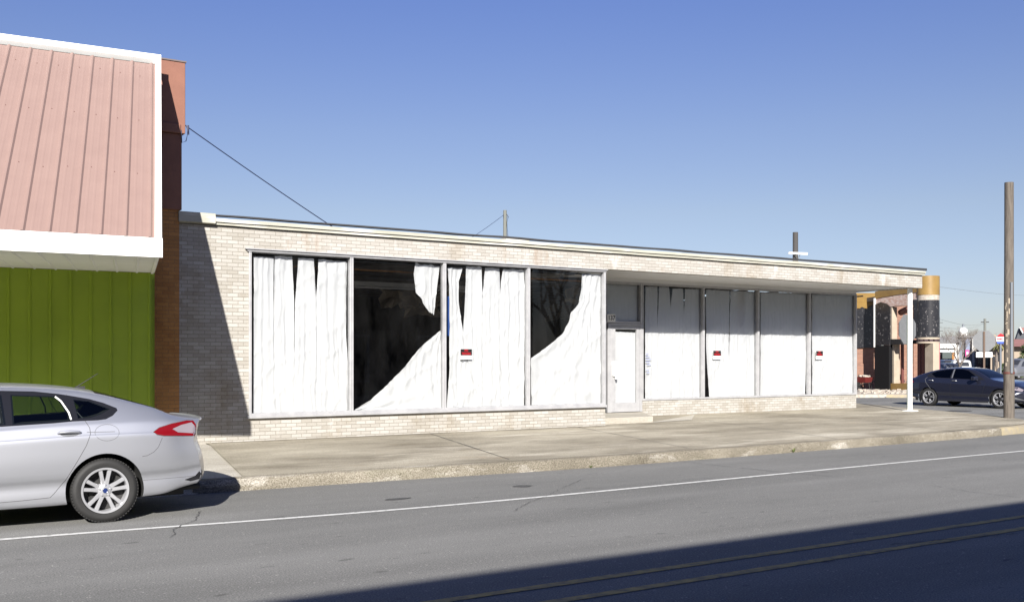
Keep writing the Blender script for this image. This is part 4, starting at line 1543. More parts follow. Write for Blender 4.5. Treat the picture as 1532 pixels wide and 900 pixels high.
# ---- silver sedan at the kerb
SV = dict(
    wb=2.85, rt=0.337, rr=0.236, arch=0.392, rail_in=0.52, rc=0.20, fc=0.42,
    top=[(-1.24, 1.050), (-1.0, 1.078), (-0.80, 1.108), (-0.52, 1.208), (-0.33, 1.270), (-0.15, 1.328), (0.03, 1.379), (0.21, 1.413), (0.56, 1.448), (0.95, 1.466), (1.3, 1.468), (1.6, 1.44), (1.85, 1.37), (2.2, 1.21), (2.5, 1.06), (2.7, 1.0), (3.1, 0.935), (3.4, 0.87), (3.65, 0.77), (3.78, 0.66)],
    belt=[(-1.24, 1.0), (-0.8, 1.045), (-0.3, 1.070), (0.2, 1.068), (1.0, 1.035), (1.9, 0.99), (2.6, 0.94), (3.2, 0.87), (3.78, 0.60)],
    bot=[(-1.24, 0.335), (-0.9, 0.275), (-0.4, 0.235), (0.4, 0.205), (1.0, 0.20), (2.4, 0.20), (3.3, 0.23), (3.78, 0.27)],
    wid=[(-1.24, 0.875), (-0.9, 0.905), (-0.4, 0.925), (0.0, 0.927), (2.0, 0.925), (2.85, 0.925), (3.3, 0.90), (3.78, 0.82)],
    rail=[(-1.24, 0.70), (-0.8, 0.70), (-0.4, 0.655), (0.0, 0.61), (0.5, 0.595), (1.3, 0.60), (1.9, 0.635), (2.4, 0.68), (3.0, 0.70), (3.78, 0.62)],
    rear=[(0.2, -0.93), (0.30, -1.10), (0.44, -1.205), (0.66, -1.18), (0.83, -1.125), (1.0, -1.145), (1.05, -1.165)],
    front=[(0.2, 3.66), (0.45, 3.78), (0.65, 3.74), (0.9, 3.5)],
    cabin=[(-0.45, 0.62), (2.25, 0.45), (2.32, 1.03), (1.72, 1.36), (1.35, 1.425), (0.9, 1.425), (0.5, 1.405), (0.1, 1.35), (-0.3, 1.22), (-0.55, 1.10)],
    openings_far=[[(0.92, 1.06), (0.92, 1.34), (0.46, 1.325), (0.12, 1.265), (-0.07, 1.185), (0.0, 1.105), (0.3, 1.085)], [(1.80, 1.065), (1.74, 1.20), (1.50, 1.33), (0.99, 1.34), (0.99, 1.07)]],
    openings=[[(0.86, 1.065), (0.86, 1.34), (0.46, 1.32), (0.415, 1.295), (0.325, 1.13), (0.325, 1.082)],
              [(0.14, 1.105), (0.25, 1.10), (0.27, 1.285), (0.12, 1.265), (-0.07, 1.185), (0.03, 1.135)],
              [(1.80, 1.065), (1.74, 1.20), (1.50, 1.33), (0.98, 1.34), (0.96, 1.065)]],
    glass_top=[dict(cut=[(-0.62, -0.46), (-0.62, 0.46), (-0.06, 0.42), (-0.06, -0.42)]), dict(cut=[(1.72, -0.44), (1.72, 0.44), (2.3, 0.52), (2.3, -0.52)])],
)
car, CB, body = make_car('parked_car', 'silver sedan parked at the kerb in front of the green shop', SV, M['silver'])
DLO = [(2.28, 1.0), (1.98, 1.15), (1.72, 1.29), (1.50, 1.37), (1.3, 1.396), (0.969, 1.394), (0.65, 1.382), (0.42, 1.353), (0.312, 1.333), (0.117, 1.294), (-0.021, 1.25), (-0.148, 1.193), (-0.155, 1.168), (-0.095, 1.116), (-0.021, 1.082), (0.06, 1.074), (0.303, 1.070), (0.486, 1.057), (0.969, 1.038), (1.8, 1.0)]
for s in (1, -1):
    CB.patch('window_surround', DLO, M['gloss_black'], body, s, 0.002, holes=SV['openings'] if s > 0 else SV['openings_far'], step=0.045)
    for k, hole in enumerate(SV['openings'] if s > 0 else SV['openings_far']):
        cx = sum(p[0] for p in hole) / len(hole)
        cz = sum(p[1] for p in hole) / len(hole)
        big = [(cx + (x - cx) * 1.05, cz + (z - cz) * 1.07) for x, z in hole]
        CB.patch('side_window' if k != 1 else 'quarter_window', big, M['car_glass'], body, s, 0.004, step=0.05)
    # bright bar in the door glass and rear door line
    tb = MB()
    CB.seam(tb, [(0.452, 1.322), (0.40, 1.275), (0.338, 1.16), (0.322, 1.085)], s, 0.016, 0.007)
    tb.build('chrome_bar', M['white_metal'], body)
    mb = MB()
    CB.seam(mb, [(0.338, 1.345), (0.33, 1.30), (0.26, 1.17), (0.19, 1.075), (0.15, 1.0), (0.145, 0.94), (0.19, 0.82), (0.27, 0.68), (0.40, 0.46), (0.50, 0.34), (0.54, 0.302), (0.80, 0.290), (1.05, 0.284)], s, 0.006, 0.0015)
    CB.seam(mb, [(1.06, 1.38), (1.06, 1.1), (1.04, 0.7), (1.03, 0.29)], s, 0.007, 0.0015)
    CB.seam(mb, [(1.05, 0.284), (1.9, 0.280), (2.10, 0.30), (2.28, 0.6), (2.26, 0.94)], s, 0.006, 0.0015)
    CB.seam(mb, [(0.18, 0.955), (0.02, 0.953), (-0.10, 0.952)], s, 0.005, 0.0015)
    CB.seam(mb, [(-0.585, 0.868), (-0.54, 0.77), (-0.49, 0.72), (-0.42, 0.685), (-0.37, 0.68)], s, 0.005, 0.0015)
    CB.seam(mb, [(-0.385, 0.42), (-0.7, 0.425), (-1.0, 0.43)], s, 0.004, 0.0015)
    cap = [(-0.02 + 0.11 * math.cos(a * math.tau / 24) * 1.1, 0.945 + 0.085 * math.sin(a * math.tau / 24)) for a in range(25)]
    CB.seam(mb, cap, s, 0.0035, 0.0013)
    mb.build('panel_gaps', M['seam'], body)
    # handles
    for hx in (0.35, 1.45):
        hb = MB()
        pts = [(hx + 0.115, 0.952), (hx + 0.09, 0.957), (hx, 0.960), (hx - 0.09, 0.957), (hx - 0.115, 0.952)]
        P3 = []
        for i, p in enumerate(pts):
            a, n_ = CB.proj(p, s)
            P3.append(a + n_ * (0.004, 0.024, 0.030, 0.024, 0.004)[i])
        hb.tube(P3, [0.008, 0.014, 0.016, 0.014, 0.008], 10)
        hb.build('door_handle', M['silver'], body, smooth=True)
        cupo = MB()
        CB.patch('handle_cup', [(hx + 0.09 * math.cos(a * math.tau / 16), 0.944 + 0.026 * math.sin(a * math.tau / 16)) for a in range(16)], M['van'], body, s, 0.0016, step=0.03)
    # tail lamp
    tl = [(-0.495, 0.930), (-0.56, 0.975), (-0.70, 1.012), (-0.88, 1.035), (-0.96, 1.030), (-0.975, 0.99), (-0.985, 0.885), (-0.94, 0.872), (-0.60, 0.890), (-0.53, 0.905)]
    lampo = CB.patch('tail_lamp', tl, M['red_lens'], body, s, 0.006, step=0.03)
    CB.patch('clear_lens', [(-0.70, 0.955), (-0.80, 0.992), (-0.93, 1.012), (-0.955, 0.98), (-0.962, 0.90), (-0.93, 0.897), (-0.76, 0.915)], M['clear_lens'], lampo, s, 0.009, step=0.03)
    ls = MB()
    CB.seam(ls, tl + [tl[0]], s, 0.012, 0.003)
    ls.build('lamp_gap', M['seam'], lampo)
    # sill shadow groove and rear reflector
    CB.patch('reflector', [(-0.83, 0.395), (-0.95, 0.43), (-1.02, 0.50), (-1.05, 0.47), (-1.03, 0.40), (-0.9, 0.375)], M['gloss_black'], body, s, 0.003, step=0.03)
    CB.patch('headlamp', [(3.05, 0.80), (3.3, 0.80), (3.42, 0.74), (3.44, 0.66), (3.3, 0.66)], M['clear_lens'], body, s, 0.004, step=0.04)
    mr = MB()
    a, n_ = CB.proj((1.98, 1.02), s)
    mr.obox(a + Vector((0.02, 0.13 * s, 0.05)), 0.12, 0.20, 0.13, rz=0.1 * s)
    mr.obox(a + Vector((0.0, 0.02 * s, 0.0)), 0.06, 0.08, 0.05)
    mr.build('wing_mirror', M['silver'], body, bevel=0.03)
    for x in (0.0, 2.85):
        wheel(car, x, s, 0.912, 0.337, 0.236, 0.337, M['rim'])
        ap = MB()
        arc = []
        for k in range(33):
            a = R(-22 + 224 * k / 32)
            arc.append((x + 0.394 * math.cos(a), 0.337 + 0.394 * math.sin(a)))
        for k, (ax_, az_) in enumerate(arc):
            pass
# rear glass, windscreen
CB.patch('rear_window', [(-0.72, -0.63), (-0.72, 0.63), (0.045, 0.565), (0.045, -0.565)], M['car_glass_dark'], body, 'z', 0.004, step=0.06)
CB.patch('windscreen', [(1.63, -0.50), (1.63, 0.50), (2.36, 0.62), (2.36, -0.62)], M['car_glass'], body, 'z', 0.004, step=0.06)
mb = MB()
for y in (-0.15, 0.0, 0.15): pass
pl_ = CB.patch('number_plate_panel', [(-0.30, 0.70), (0.30, 0.70), (0.30, 0.86), (-0.30, 0.86)], M['van'], body, 'r', 0.004, step=0.08)
# spoiler lip and chrome strip at the boot
lp = MB()
for k in range(25):
    y = -0.80 + 1.6 * k / 24
lip = []
for k in range(25):
    y = -0.70 + 1.40 * k / 24
    a, n_ = CB.hit((-1.10 + 0.16 * (abs(y) / 0.87) ** 2.4, y, 3), (0, 0, -1))
    if a is not None: lip.append(a + Vector((-0.045, 0, -0.006)))
lp.tube(lip, [0.006] + [0.016] * (len(lip) - 2) + [0.006], 8)
lp.build('boot_lip', M['silver'], body, smooth=True)
an = MB()
a, n_ = CB.hit((0.09, 0, 3), (0, 0, -1))
an.obox(a + Vector((0.0, 0, 0.008)), 0.10, 0.05, 0.03)
an.tube([a + Vector((0.03, 0, 0.02)), a + Vector((-0.19, 0, 0.165))], [0.006, 0.004], 6)
an.build('aerial', M['black'], body, bevel=0.006)
# interior
it = MB()
for y in (-0.38, 0.38):
    it.obox((1.02, y, 0.82), 0.16, 0.48, 0.62, ry=R(-14))
    it.obox((0.93, y, 1.19), 0.09, 0.25, 0.17, ry=R(-8))
    it.obox((1.3, y, 0.55), 0.5, 0.48, 0.16)
it.obox((0.02, 0, 0.80), 0.16, 1.30, 0.55, ry=R(-18))
it.obox((0.25, 0, 0.60), 0.5, 1.30, 0.14)
it.obox((2.05, 0, 0.86), 0.4, 1.3, 0.2)
it.build('seats', M['car_in'], car, bevel=0.04)
uf = MB()
uf.box(-0.9, 3.5, -0.58, 0.58, 0.20, 0.36)
uf.tube([(0, -0.75, 0.337), (0, 0.75, 0.337)], 0.04, 10)
uf.tube([(2.85, -0.75, 0.337), (2.85, 0.75, 0.337)], 0.04, 10)
uf.tube([(-0.75, 0.42, 0.25), (-1.12, 0.42, 0.27)], 0.035, 12)
uf.build('underbody', M['black'], car)
car.location = (2.285, 12.33, 0.002)
car.rotation_euler = (0, 0, math.pi)

# ---- dark sedan crossing on the side street
DK = dict(
    wb=2.72, rt=0.325, rr=0.225, arch=0.37, rail_in=0.50, rc=0.24, fc=0.40,
    top=[(-1.02, 1.01), (-0.82, 1.05), (-0.5, 1.16), (-0.15, 1.275), (0.2, 1.355), (0.6, 1.41), (1.0, 1.43), (1.35, 1.415), (1.65, 1.35), (2.0, 1.19), (2.3, 1.03), (2.5, 0.985), (2.9, 0.92), (3.2, 0.83), (3.45, 0.71), (3.55, 0.6)],
    belt=[(-1.02, 0.97), (-0.6, 1.02), (0.0, 1.03), (1.0, 1.0), (1.9, 0.96), (2.5, 0.92), (3.1, 0.82), (3.55, 0.55)],
    bot=[(-1.02, 0.33), (-0.7, 0.25), (-0.35, 0.21), (0.4, 0.19), (2.3, 0.19), (3.1, 0.21), (3.55, 0.25)],
    wid=[(-1.02, 0.84), (-0.6, 0.885), (0.0, 0.90), (2.0, 0.895), (2.72, 0.90), (3.2, 0.88), (3.55, 0.80)],
    rail=[(-1.02, 0.68), (-0.6, 0.66), (-0.2, 0.61), (0.3, 0.58), (1.0, 0.575), (1.6, 0.61), (2.2, 0.68), (2.9, 0.70), (3.55, 0.60)],
    rear=[(0.2, -0.86), (0.32, -0.98), (0.5, -1.02), (0.75, -0.99), (1.0, -1.0)],
    front=[(0.2, 3.46), (0.42, 3.56), (0.6, 3.54), (0.85, 3.36)],
    cabin=[(-0.3, 0.62), (2.15, 0.45), (2.2, 0.98), (1.6, 1.30), (1.3, 1.375), (0.9, 1.385), (0.5, 1.36), (0.1, 1.28), (-0.3, 1.16), (-0.4, 1.06)],
    openings=[[(0.24, 1.06), (0.78, 1.045), (0.80, 1.335), (0.55, 1.325), (0.2, 1.265), (0.02, 1.19)], [(0.94, 1.04), (1.86, 1.005), (1.72, 1.13), (1.42, 1.30), (1.2, 1.345), (0.93, 1.345)]],
    glass_top=[dict(cut=[(-0.5, -0.44), (-0.5, 0.44), (0.15, 0.40), (0.15, -0.40)]), dict(cut=[(1.6, -0.44), (1.6, 0.44), (2.15, 0.52), (2.15, -0.52)])],
)
dk, DB, dbody = make_car('driving_car', 'dark charcoal blue sedan crossing behind the wooden pole', DK, M['navy'])
for s in (1, -1):
    DB.patch('window_surround', [(2.14, 0.985), (1.86, 1.13), (1.55, 1.285), (1.3, 1.365), (1.0, 1.378), (0.6, 1.362), (0.25, 1.305), (-0.05, 1.21), (-0.16, 1.12), (-0.08, 1.055), (0.3, 1.035), (1.0, 1.015), (1.8, 0.985)], M['gloss_black'], dbody, s, 0.002, holes=DK['openings'], step=0.06)
    for hole in DK['openings']:
        cx = sum(p[0] for p in hole) / len(hole)
        cz = sum(p[1] for p in hole) / len(hole)
        DB.patch('side_window', [(cx + (x - cx) * 1.05, cz + (z - cz) * 1.07) for x, z in hole], M['car_glass_dark'], dbody, s, 0.004, step=0.08)
    mb = MB()
    DB.seam(mb, [(-0.10, 1.05), (-0.16, 0.99), (-0.11, 0.88), (0.10, 0.64), (0.38, 0.36), (0.55, 0.30), (1.0, 0.29), (1.9, 0.29), (2.1, 0.5), (2.2, 0.9)], s, 0.008, 0.0015)
    DB.seam(mb, [(0.87, 1.35), (0.88, 1.0), (0.87, 0.30)], s, 0.008, 0.0015)
    mb.build('panel_gaps', M['seam_dark'], dbody)
    mb = MB()
    DB.seam(mb, [(-0.10, 1.05), (-0.165, 0.99), (-0.12, 0.88), (0.09, 0.64)], s, 0.014, 0.004)
    mb.build('chrome_bar', M['van'], dbody)
    mb = MB()
    DB.seam(mb, [(0.873, 1.36), (0.878, 1.04)], s, 0.045, 0.005)
    mb.build('door_pillar', M['van'], dbody)
    for hx in (0.08, 1.0):
        hb = MB()
        P3 = []
        for i, p in enumerate([(hx + 0.10, 0.93), (hx + 0.07, 0.935), (hx - 0.07, 0.935), (hx - 0.10, 0.93)]):
            a, n_ = DB.proj(p, s)
            P3.append(a + n_ * (0.004, 0.026, 0.026, 0.004)[i])
        hb.tube(P3, [0.008, 0.014, 0.014, 0.008], 8)
        hb.build('door_handle', M['van'], dbody, smooth=True)
    mr = MB()
    a, n_ = DB.proj((1.82, 0.99), s)
    mr.obox(a + Vector((0.02, 0.15 * s, 0.05)), 0.13, 0.24, 0.14, rz=0.15 * s)
    mr.obox(a + Vector((0.0, 0.03 * s, 0.0)), 0.06, 0.1, 0.05)
    mr.build('wing_mirror', M['navy'], dbody, bevel=0.035)
    DB.patch('headlamp', [(2.95, 0.76), (3.2, 0.74), (3.36, 0.66), (3.36, 0.60), (3.1, 0.66)], M['clear_lens'], dbody, s, 0.005, step=0.05)
    DB.patch('fog_lamp_trim', [(3.12, 0.36), (3.22, 0.40), (3.38, 0.33), (3.40, 0.29), (3.2, 0.33)], M['chrome'], dbody, s, 0.005, step=0.05)
    DB.patch('tail_lamp', [(-0.62, 0.86), (-0.7, 0.93), (-0.88, 0.95), (-0.9, 0.82)], M['red_lens'], dbody, s, 0.005, step=0.05)
    for x in (0.0, 2.72):
        wheel(dk, x, s, 0.885, 0.325, 0.225, 0.325, M['rim'], dark=M['rim_dark'], angle=80, lugs=False)
DB.patch('rear_window', [(-0.56, -0.52), (-0.56, 0.52), (0.22, 0.47), (0.22, -0.47)], M['car_glass_dark'], dbody, 'z', 0.004, step=0.08)
DB.patch('windscreen', [(1.5, -0.48), (1.5, 0.48), (2.22, 0.62), (2.22, -0.62)], M['car_glass_dark'], dbody, 'z', 0.004, step=0.08)
it = MB()
for y in (-0.37, 0.37):
    it.obox((0.95, y, 0.80), 0.16, 0.46, 0.6, ry=R(-14))
    it.obox((0.86, y, 1.15), 0.09, 0.24, 0.16, ry=R(-8))
it.obox((0.0, 0, 0.80), 0.16, 1.25, 0.5, ry=R(-18))
it.build('seats', M['car_in'], dk, bevel=0.04)
uf = MB()
uf.box(-0.75, 3.3, -0.55, 0.55, 0.19, 0.35)
uf.build('underbody', M['black'], dk)
for x in (-0.42, 2.32):                       # mud flaps
    f = MB()
    f.box(x - 0.008, x + 0.008, -0.87, -0.72, 0.14, 0.42)
    f.box(x - 0.008, x + 0.008, 0.72, 0.87, 0.14, 0.42)
    f.build('mud_flap', M['grey_metal'], dk)
g0 = ground(1389, 606.6)
g1 = ground(1497, 611.0)
hd_ = (g1 - g0).normalized()
lf_ = Vector((-hd_.y, hd_.x, 0))
dk.location = g0 + lf_ * 0.885
dk.rotation_euler = (0, 0, math.atan2(hd_.y, hd_.x))


def far_car(label, spec, paint, loc, rz, name='parked_car', group='cars parked along the far street'):
    root, B, b = make_car(name, label, spec, paint, full=False)
    root['group'] = group
    gl = spec['glass']
    for s in (1, -1):
        B.patch('side_window', gl['side'], M['shop_dark'], b, s, 0.004, step=0.15)
        for x in (0.0, spec['wb']):
            t = MB()
            o = s * 0.84
            t.lathe([(0.0, o + s * 0.01), (0.2, o + s * 0.015), (0.22, o + s * 0.06), (0.33, o + s * 0.05), (0.335, o), (0.33, o - s * 0.15), (0, o - s * 0.15)], 'y', 20)
            wo = t.build('wheel', M['tyre'], root, smooth=True)
            wo.location = (x, 0, 0.335)
            h_ = MB()
            h_.lathe([(0.0, o + s * 0.085), (0.18, o + s * 0.075), (0.20, o + s * 0.04)], 'y', 14)
            h_.build('rim', M['rim'], wo)
        B.patch('tail_lamp', gl['lamp'], M['red_lens'], b, s, 0.006, step=0.1)
    B.patch('rear_window', gl['rear'], M['shop_dark'], b, gl.get('raxis', 'z'), 0.005, step=0.15)
    B.patch('windscreen', gl['front'], M['shop_dark'], b, 'z', 0.005, step=0.15)
    root.location = loc
    root.rotation_euler = (0, 0, rz)
    return root


SUVS = dict(wb=2.7, rt=0.335, rr=0.22, rc=0.16, fc=0.35,
    top=[(-0.90, 1.05), (-0.84, 1.3), (-0.7, 1.56), (-0.4, 1.68), (0.4, 1.72), (1.1, 1.71), (1.5, 1.62), (1.9, 1.38), (2.25, 1.16), (2.9, 1.06), (3.35, 0.95), (3.6, 0.75)],
    belt=[(-0.90, 1.0), (0, 1.06), (1.9, 1.02), (2.6, 0.98), (3.6, 0.65)], bot=[(-0.9, 0.34), (0.4, 0.26), (2.5, 0.26), (3.6, 0.3)],
    wid=[(-0.9, 0.87), (0, 0.92), (2.6, 0.92), (3.6, 0.82)], rail=[(-0.9, 0.74), (0, 0.68), (1.3, 0.66), (2.3, 0.7), (3.6, 0.62)],
    rear=[(0.3, -0.92), (0.6, -0.98), (1.0, -0.92), (1.4, -0.82)], front=[(0.3, 3.56), (0.6, 3.6), (1.0, 3.4)],
    glass=dict(side=[(-0.6, 1.10), (2.0, 1.06), (1.4, 1.56), (0.4, 1.62), (-0.5, 1.58)], lamp=[(-0.6, 0.9), (-0.6, 1.1), (-0.76, 1.1), (-0.8, 0.9)], rear=[(-0.6, 1.12), (0.6, 1.12), (0.52, 1.48), (-0.52, 1.48)], raxis='r', front=[(1.45, -0.55), (1.45, 0.55), (2.2, 0.62), (2.2, -0.62)]))
SEDS = dict(DK)
SEDS['glass'] = dict(side=[(-0.08, 1.06), (0.3, 1.04), (2.0, 1.0), (1.55, 1.27), (1.0, 1.36), (0.3, 1.29)], lamp=[(-0.62, 0.86), (-0.7, 0.93), (-0.88, 0.95), (-0.9, 0.82)], rear=[(-0.5, -0.5), (-0.5, 0.5), (0.2, 0.46), (0.2, -0.46)], front=[(1.55, -0.48), (1.55, 0.48), (2.2, 0.6), (2.2, -0.6)])
VANS = dict(wb=3.0, rt=0.345, rr=0.22, rc=0.12, fc=0.35,
    top=[(-1.0, 1.2), (-0.95, 1.55), (-0.85, 1.74), (-0.5, 1.80), (0.8, 1.82), (1.7, 1.78), (2.2, 1.6), (2.7, 1.28), (3.0, 1.13), (3.5, 1.02), (3.85, 0.86), (4.0, 0.7)],
    belt=[(-1.0, 1.05), (0, 1.12), (2.2, 1.06), (3.0, 1.0), (4.0, 0.62)], bot=[(-1.0, 0.36), (0.4, 0.25), (2.8, 0.25), (4.0, 0.3)],
    wid=[(-1.0, 0.92), (0, 0.97), (3.0, 0.96), (4.0, 0.86)], rail=[(-1.0, 0.80), (0, 0.76), (1.8, 0.74), (2.8, 0.76), (4.0, 0.66)],
    rear=[(0.3, -1.02), (0.6, -1.06), (1.1, -1.0), (1.6, -0.9)], front=[(0.3, 3.95), (0.6, 4.0), (1.0, 3.8)],
    glass=dict(side=[(-0.75, 1.16), (2.5, 1.12), (2.05, 1.5), (1.6, 1.66), (-0.7, 1.68)], lamp=[(-0.7, 0.95), (-0.7, 1.5), (-0.88, 1.5), (-0.92, 0.95)], rear=[(-0.68, 1.15), (0.68, 1.15), (0.6, 1.6), (-0.6, 1.6)], raxis='r', front=[(2.0, -0.6), (2.0, 0.6), (2.75, 0.68), (2.75, -0.68)]))
AWAY = math.atan2(deep(1440, 537, 80).y, deep(1440, 537, 80).x)


def put_far(px, d):
    p = deep(px, 537, d)
    return (p.x, p.y, -0.03)


far_car('white car seen from behind over the roof of the dark sedan', SUVS, M['car_white'], put_far(1438, 92), AWAY + 0.12)
far_car('dark car left of the white car over the roof of the dark sedan', SUVS, M['car_black'], put_far(1421, 99), AWAY + 0.4)
far_car('small pale blue-grey car parked by the pink pole in the far street', SEDS, M['van'], put_far(1409, 88), AWAY + math.pi + 0.5)
far_car('silver minivan parked at the right edge behind the wooden pole', VANS, M['van'], put_far(1534, 92), AWAY + math.pi - 0.5, name='minivan')

# ================================================================ POLES, SIGNS, FAR SIDE
# weathered wooden pole on the corner
c = ground(1509.5, 625, 0.19)
wp = thing('utility_pole', 'weathered grey wooden pole standing on the street corner kerb', 'pole', (c.x, c.y, 0.14))
mb = MB()
segs, n = 40, 20
Ht = at(1509, 273, c.y).z - 0.14
vs = []
for i in range(segs + 1):
    z = Ht * i / segs
    r0 = 0.122 - 0.010 * i / segs + (0.012 if z < 1.28 else 0)
    for k in range(n):
        a = k * math.tau / n
        r = r0 * (1 + 0.035 * noise.noise(Vector((math.cos(a) * 2, math.sin(a) * 2, z * 0.6))) + 0.02 * noise.noise(Vector((math.cos(a) * 7, math.sin(a) * 7, z * 0.4))))
        vs.append((r * math.cos(a), r * math.sin(a), z))
mb.add(vs, [(i * n + k, i * n + (k + 1) % n, (i + 1) * n + (k + 1) % n, (i + 1) * n + k) for i in range(segs) for k in range(n)] + [[segs * n + k for k in range(n)]])
mb.build('pole_shaft', M['old_wood'], wp, smooth=True, sharp=60)
toc = Vector((-c.x, -c.y, 0)).normalized()
sdv = Vector((-toc.y, toc.x, 0))
cd = MB()
p = toc * 0.128 + sdv * 0.06 + Vector((0, 0, 1.22))
cd.tube([p, p + Vector((0, 0, 2.35))], 0.033, 10)
cd.build('conduit', M['grey_metal'], wp, smooth=True)
pa = MB()
for k in range(22):
    a0 = math.atan2(toc.y, toc.x) + random.uniform(-0.9, 0.7)
    z = random.uniform(1.25, 3.2)
    r = 0.1235
    wv, hv = random.uniform(0.02, 0.06) / r, random.uniform(0.03, 0.16)
    vs = []
    for i in range(4):
        for j in range(2):
            a = a0 + wv * (i / 3 - 0.5)
            vs.append((r * math.cos(a), r * math.sin(a), z + hv * (j - 0.5)))
    pa.add(vs, [(2 * i, 2 * i + 2, 2 * i + 3, 2 * i + 1) for i in range(3)])
pa.build('poster_scraps', M['cream'], wp, recalc=False)
rb = MB()
rb.lathe([(0.135, 1.20), (0.139, 1.20), (0.139, 1.25), (0.135, 1.25)], 'z', 24, close=True)
rb.build('metal_band', M['red_steel'], wp, smooth=True)


def stop_sign(label, base, zc, size, face, post_m, post_r, zb, plate=False, name='stop_sign'):
    t = thing(name, label, 'sign', base, math.atan2(face.y, face.x) - math.pi / 2, group='stop signs seen from behind')
    # local +y is the visible back
    oct_ = [(size / 2 / math.cos(math.pi / 8) * math.cos(math.pi / 8 + k * math.pi / 4), size / 2 / math.cos(math.pi / 8) * math.sin(math.pi / 8 + k * math.pi / 4)) for k in range(8)]
    MB().prism([(x, -0.004, zc + z) for x, z in oct_], (0, 0.004, 0)).build('sign_plate', M['sign_back'], t)
    fr = MB().prism([(x * 0.97, -0.006, zc + z * 0.97) for x, z in oct_], (0, 0.0015, 0)).build('sign_front', M['sign_red'], t)
    text_mesh('lettering', 'STOP', size * 0.40, M['sign_white'], Matrix.Translation((0, -0.009, zc)) @ Matrix.Rotation(R(90), 4, 'X'), fr, bold=0.006)
    MB().box(-post_r, post_r, 0.001, 0.04, zb, zc + size * 0.47).build('post', post_m, t)
    bl = MB()
    for z in (zc - size * 0.3, zc + size * 0.3):
        bl.lathe([(0, 0.046), (0.012, 0.045), (0.013, 0.04)], 'y', 10, c=(0, 0, z))
    bl.build('bolt', M['chrome'], t)
    if plate:
        MB().box(-0.30, 0.30, -0.004, 0.0, zc - size * 0.5 - 0.24, zc - size * 0.5 - 0.03).build('side_plate', M['sign_white'], t)
    return t


b1 = ground(1357.5, 612, 0.27)
b1 = Vector((26.2, 19.75, 0))
d1 = b1.x * SP_ + b1.y * CP_
# distance chosen so that the post meets the walk at its pixel
b1 = ground(1357.5, 611.0, 0.255)
dd = b1.x * SP_ + b1.y * CP_
zc1 = EYE + (HORIZON - 492.5) * dd / FOC
stop_sign('grey back of a stop sign on a dark green post, by the white post', (b1.x, b1.y, 0), zc1, 44 * dd / FOC, Vector((0.05, -1, 0)), M['green_post'], 0.028, 0.2)
b2 = deep(1472.5, 537, 42)
zc2 = EYE + (HORIZON - 510) * 42 / FOC
stop_sign('grey octagonal back of a stop sign on a brown post beyond the dark sedan', (b2.x, b2.y, 0), zc2, 29.5 * 42 / FOC * 1.04, Vector((-b2.x, -b2.y, 0)).normalized(), M['rust_post'], 0.036, 0.0, plate=True)

# poles behind the low roof
p = deep(755.5, 537, 59)
q = thing('utility_pole', 'pale slim utility pole rising behind the middle of the roof', 'pole', (p.x, p.y, 0))
top = deep(755.5, 314.5, 59).z
MB().tube([(0, 0, 0), (0, 0, top)], [0.14, 0.10], 12).build('pole_shaft', M['pole_grey'], q, smooth=True)
mb = MB()
mb.tube([(0.1, 0, top - 0.2), (0.22, 0, top - 0.35), (0.12, 0, top - 0.7), (0.2, 0, top - 1.5), (0.36, 0, top - 3)], 0.02, 6)
mb.tube([(-0.1, 0, top - 0.25), (-0.05, -0.05, top - 1.4), (-0.15, 0, top - 3)], 0.014, 6)
mb.build('pole_cable', M['pole_dark'], q, smooth=True)
mb = MB()
a, b = deep(753, 322, 59), deep(600, 398, 50)
mb.tube([a + (b - a) * i / 10 - Vector((0, 0, 0.4 * math.sin(math.pi * i / 10))) for i in range(11)], 0.012, 5)
tag(mb.build('power_line', M['cable'], smooth=True), 'fine wire running down left from the slim pole behind the roof', 'wire')
hp = MB()
hv = deep(790, 356, 34)
p = deep(1190, 537, 65)
q = thing('utility_pole', 'short dark pole with a white crossarm behind the right half of the roof', 'pole', (p.x, p.y, 0))
top = deep(1190, 347.5, 65).z
MB().tube([(0, 0, 0), (0, 0, top)], [0.20, 0.165], 14).build('pole_shaft', M['pole_dark'], q, smooth=True)
za = deep(1190, 379.5, 65).z
MB().obox((0, -0.2, za), 1.32, 0.12, 0.13, rz=-0.3).build('crossarm', M['white_metal'], q)
mb = MB()
for x in (-0.35, 0.35):
    mb.tube([(x * 0.9, -0.2 - x * -0.25, za), (0, -0.18, za - 0.5)], 0.02, 6)
mb.build('arm_brace', M['pole_grey'], q)
# unit on the roof seen over the edge
rfu = MB()
a, b = at(757, 356, 21.2), at(792, 356, 21.2)
rfu.box(a.x, b.x, 21.2, 22.2, 4.2, at(770, 356.5, 21.2).z)
rfu.build('roof_curb', M['fascia'], shop).location = OFF

# ---------------------------------------------------------------- damaged corner building across the side street
UD = Vector((0.28, 1, 0)).normalized()
AP = Plane((44.4, 33.9, 0), UD)
arc = thing('arcade_building', 'half wrecked brick corner building with ochre and black speckled facade', 'building', (43.6, 31.0, 0.15))
AOFF = -Vector((43.6, 31.0, 0.15))
IN = -AP.n


def arc_part(mb, name, m, parent=None, **kw):
    o = mb.build(name, m, parent or arc, **kw)
    if parent is None: o.location = AOFF
    return o


def px_prism(mb, pl, poly, th, inward=0.0):
    mb.prism([pl.at(x, y, inward) for x, y in poly], -pl.n * th)
    return mb


def rect(x0, x1, y0, y1):
    return [(x0, y1), (x1, y1), (x1, y0), (x0, y0)]


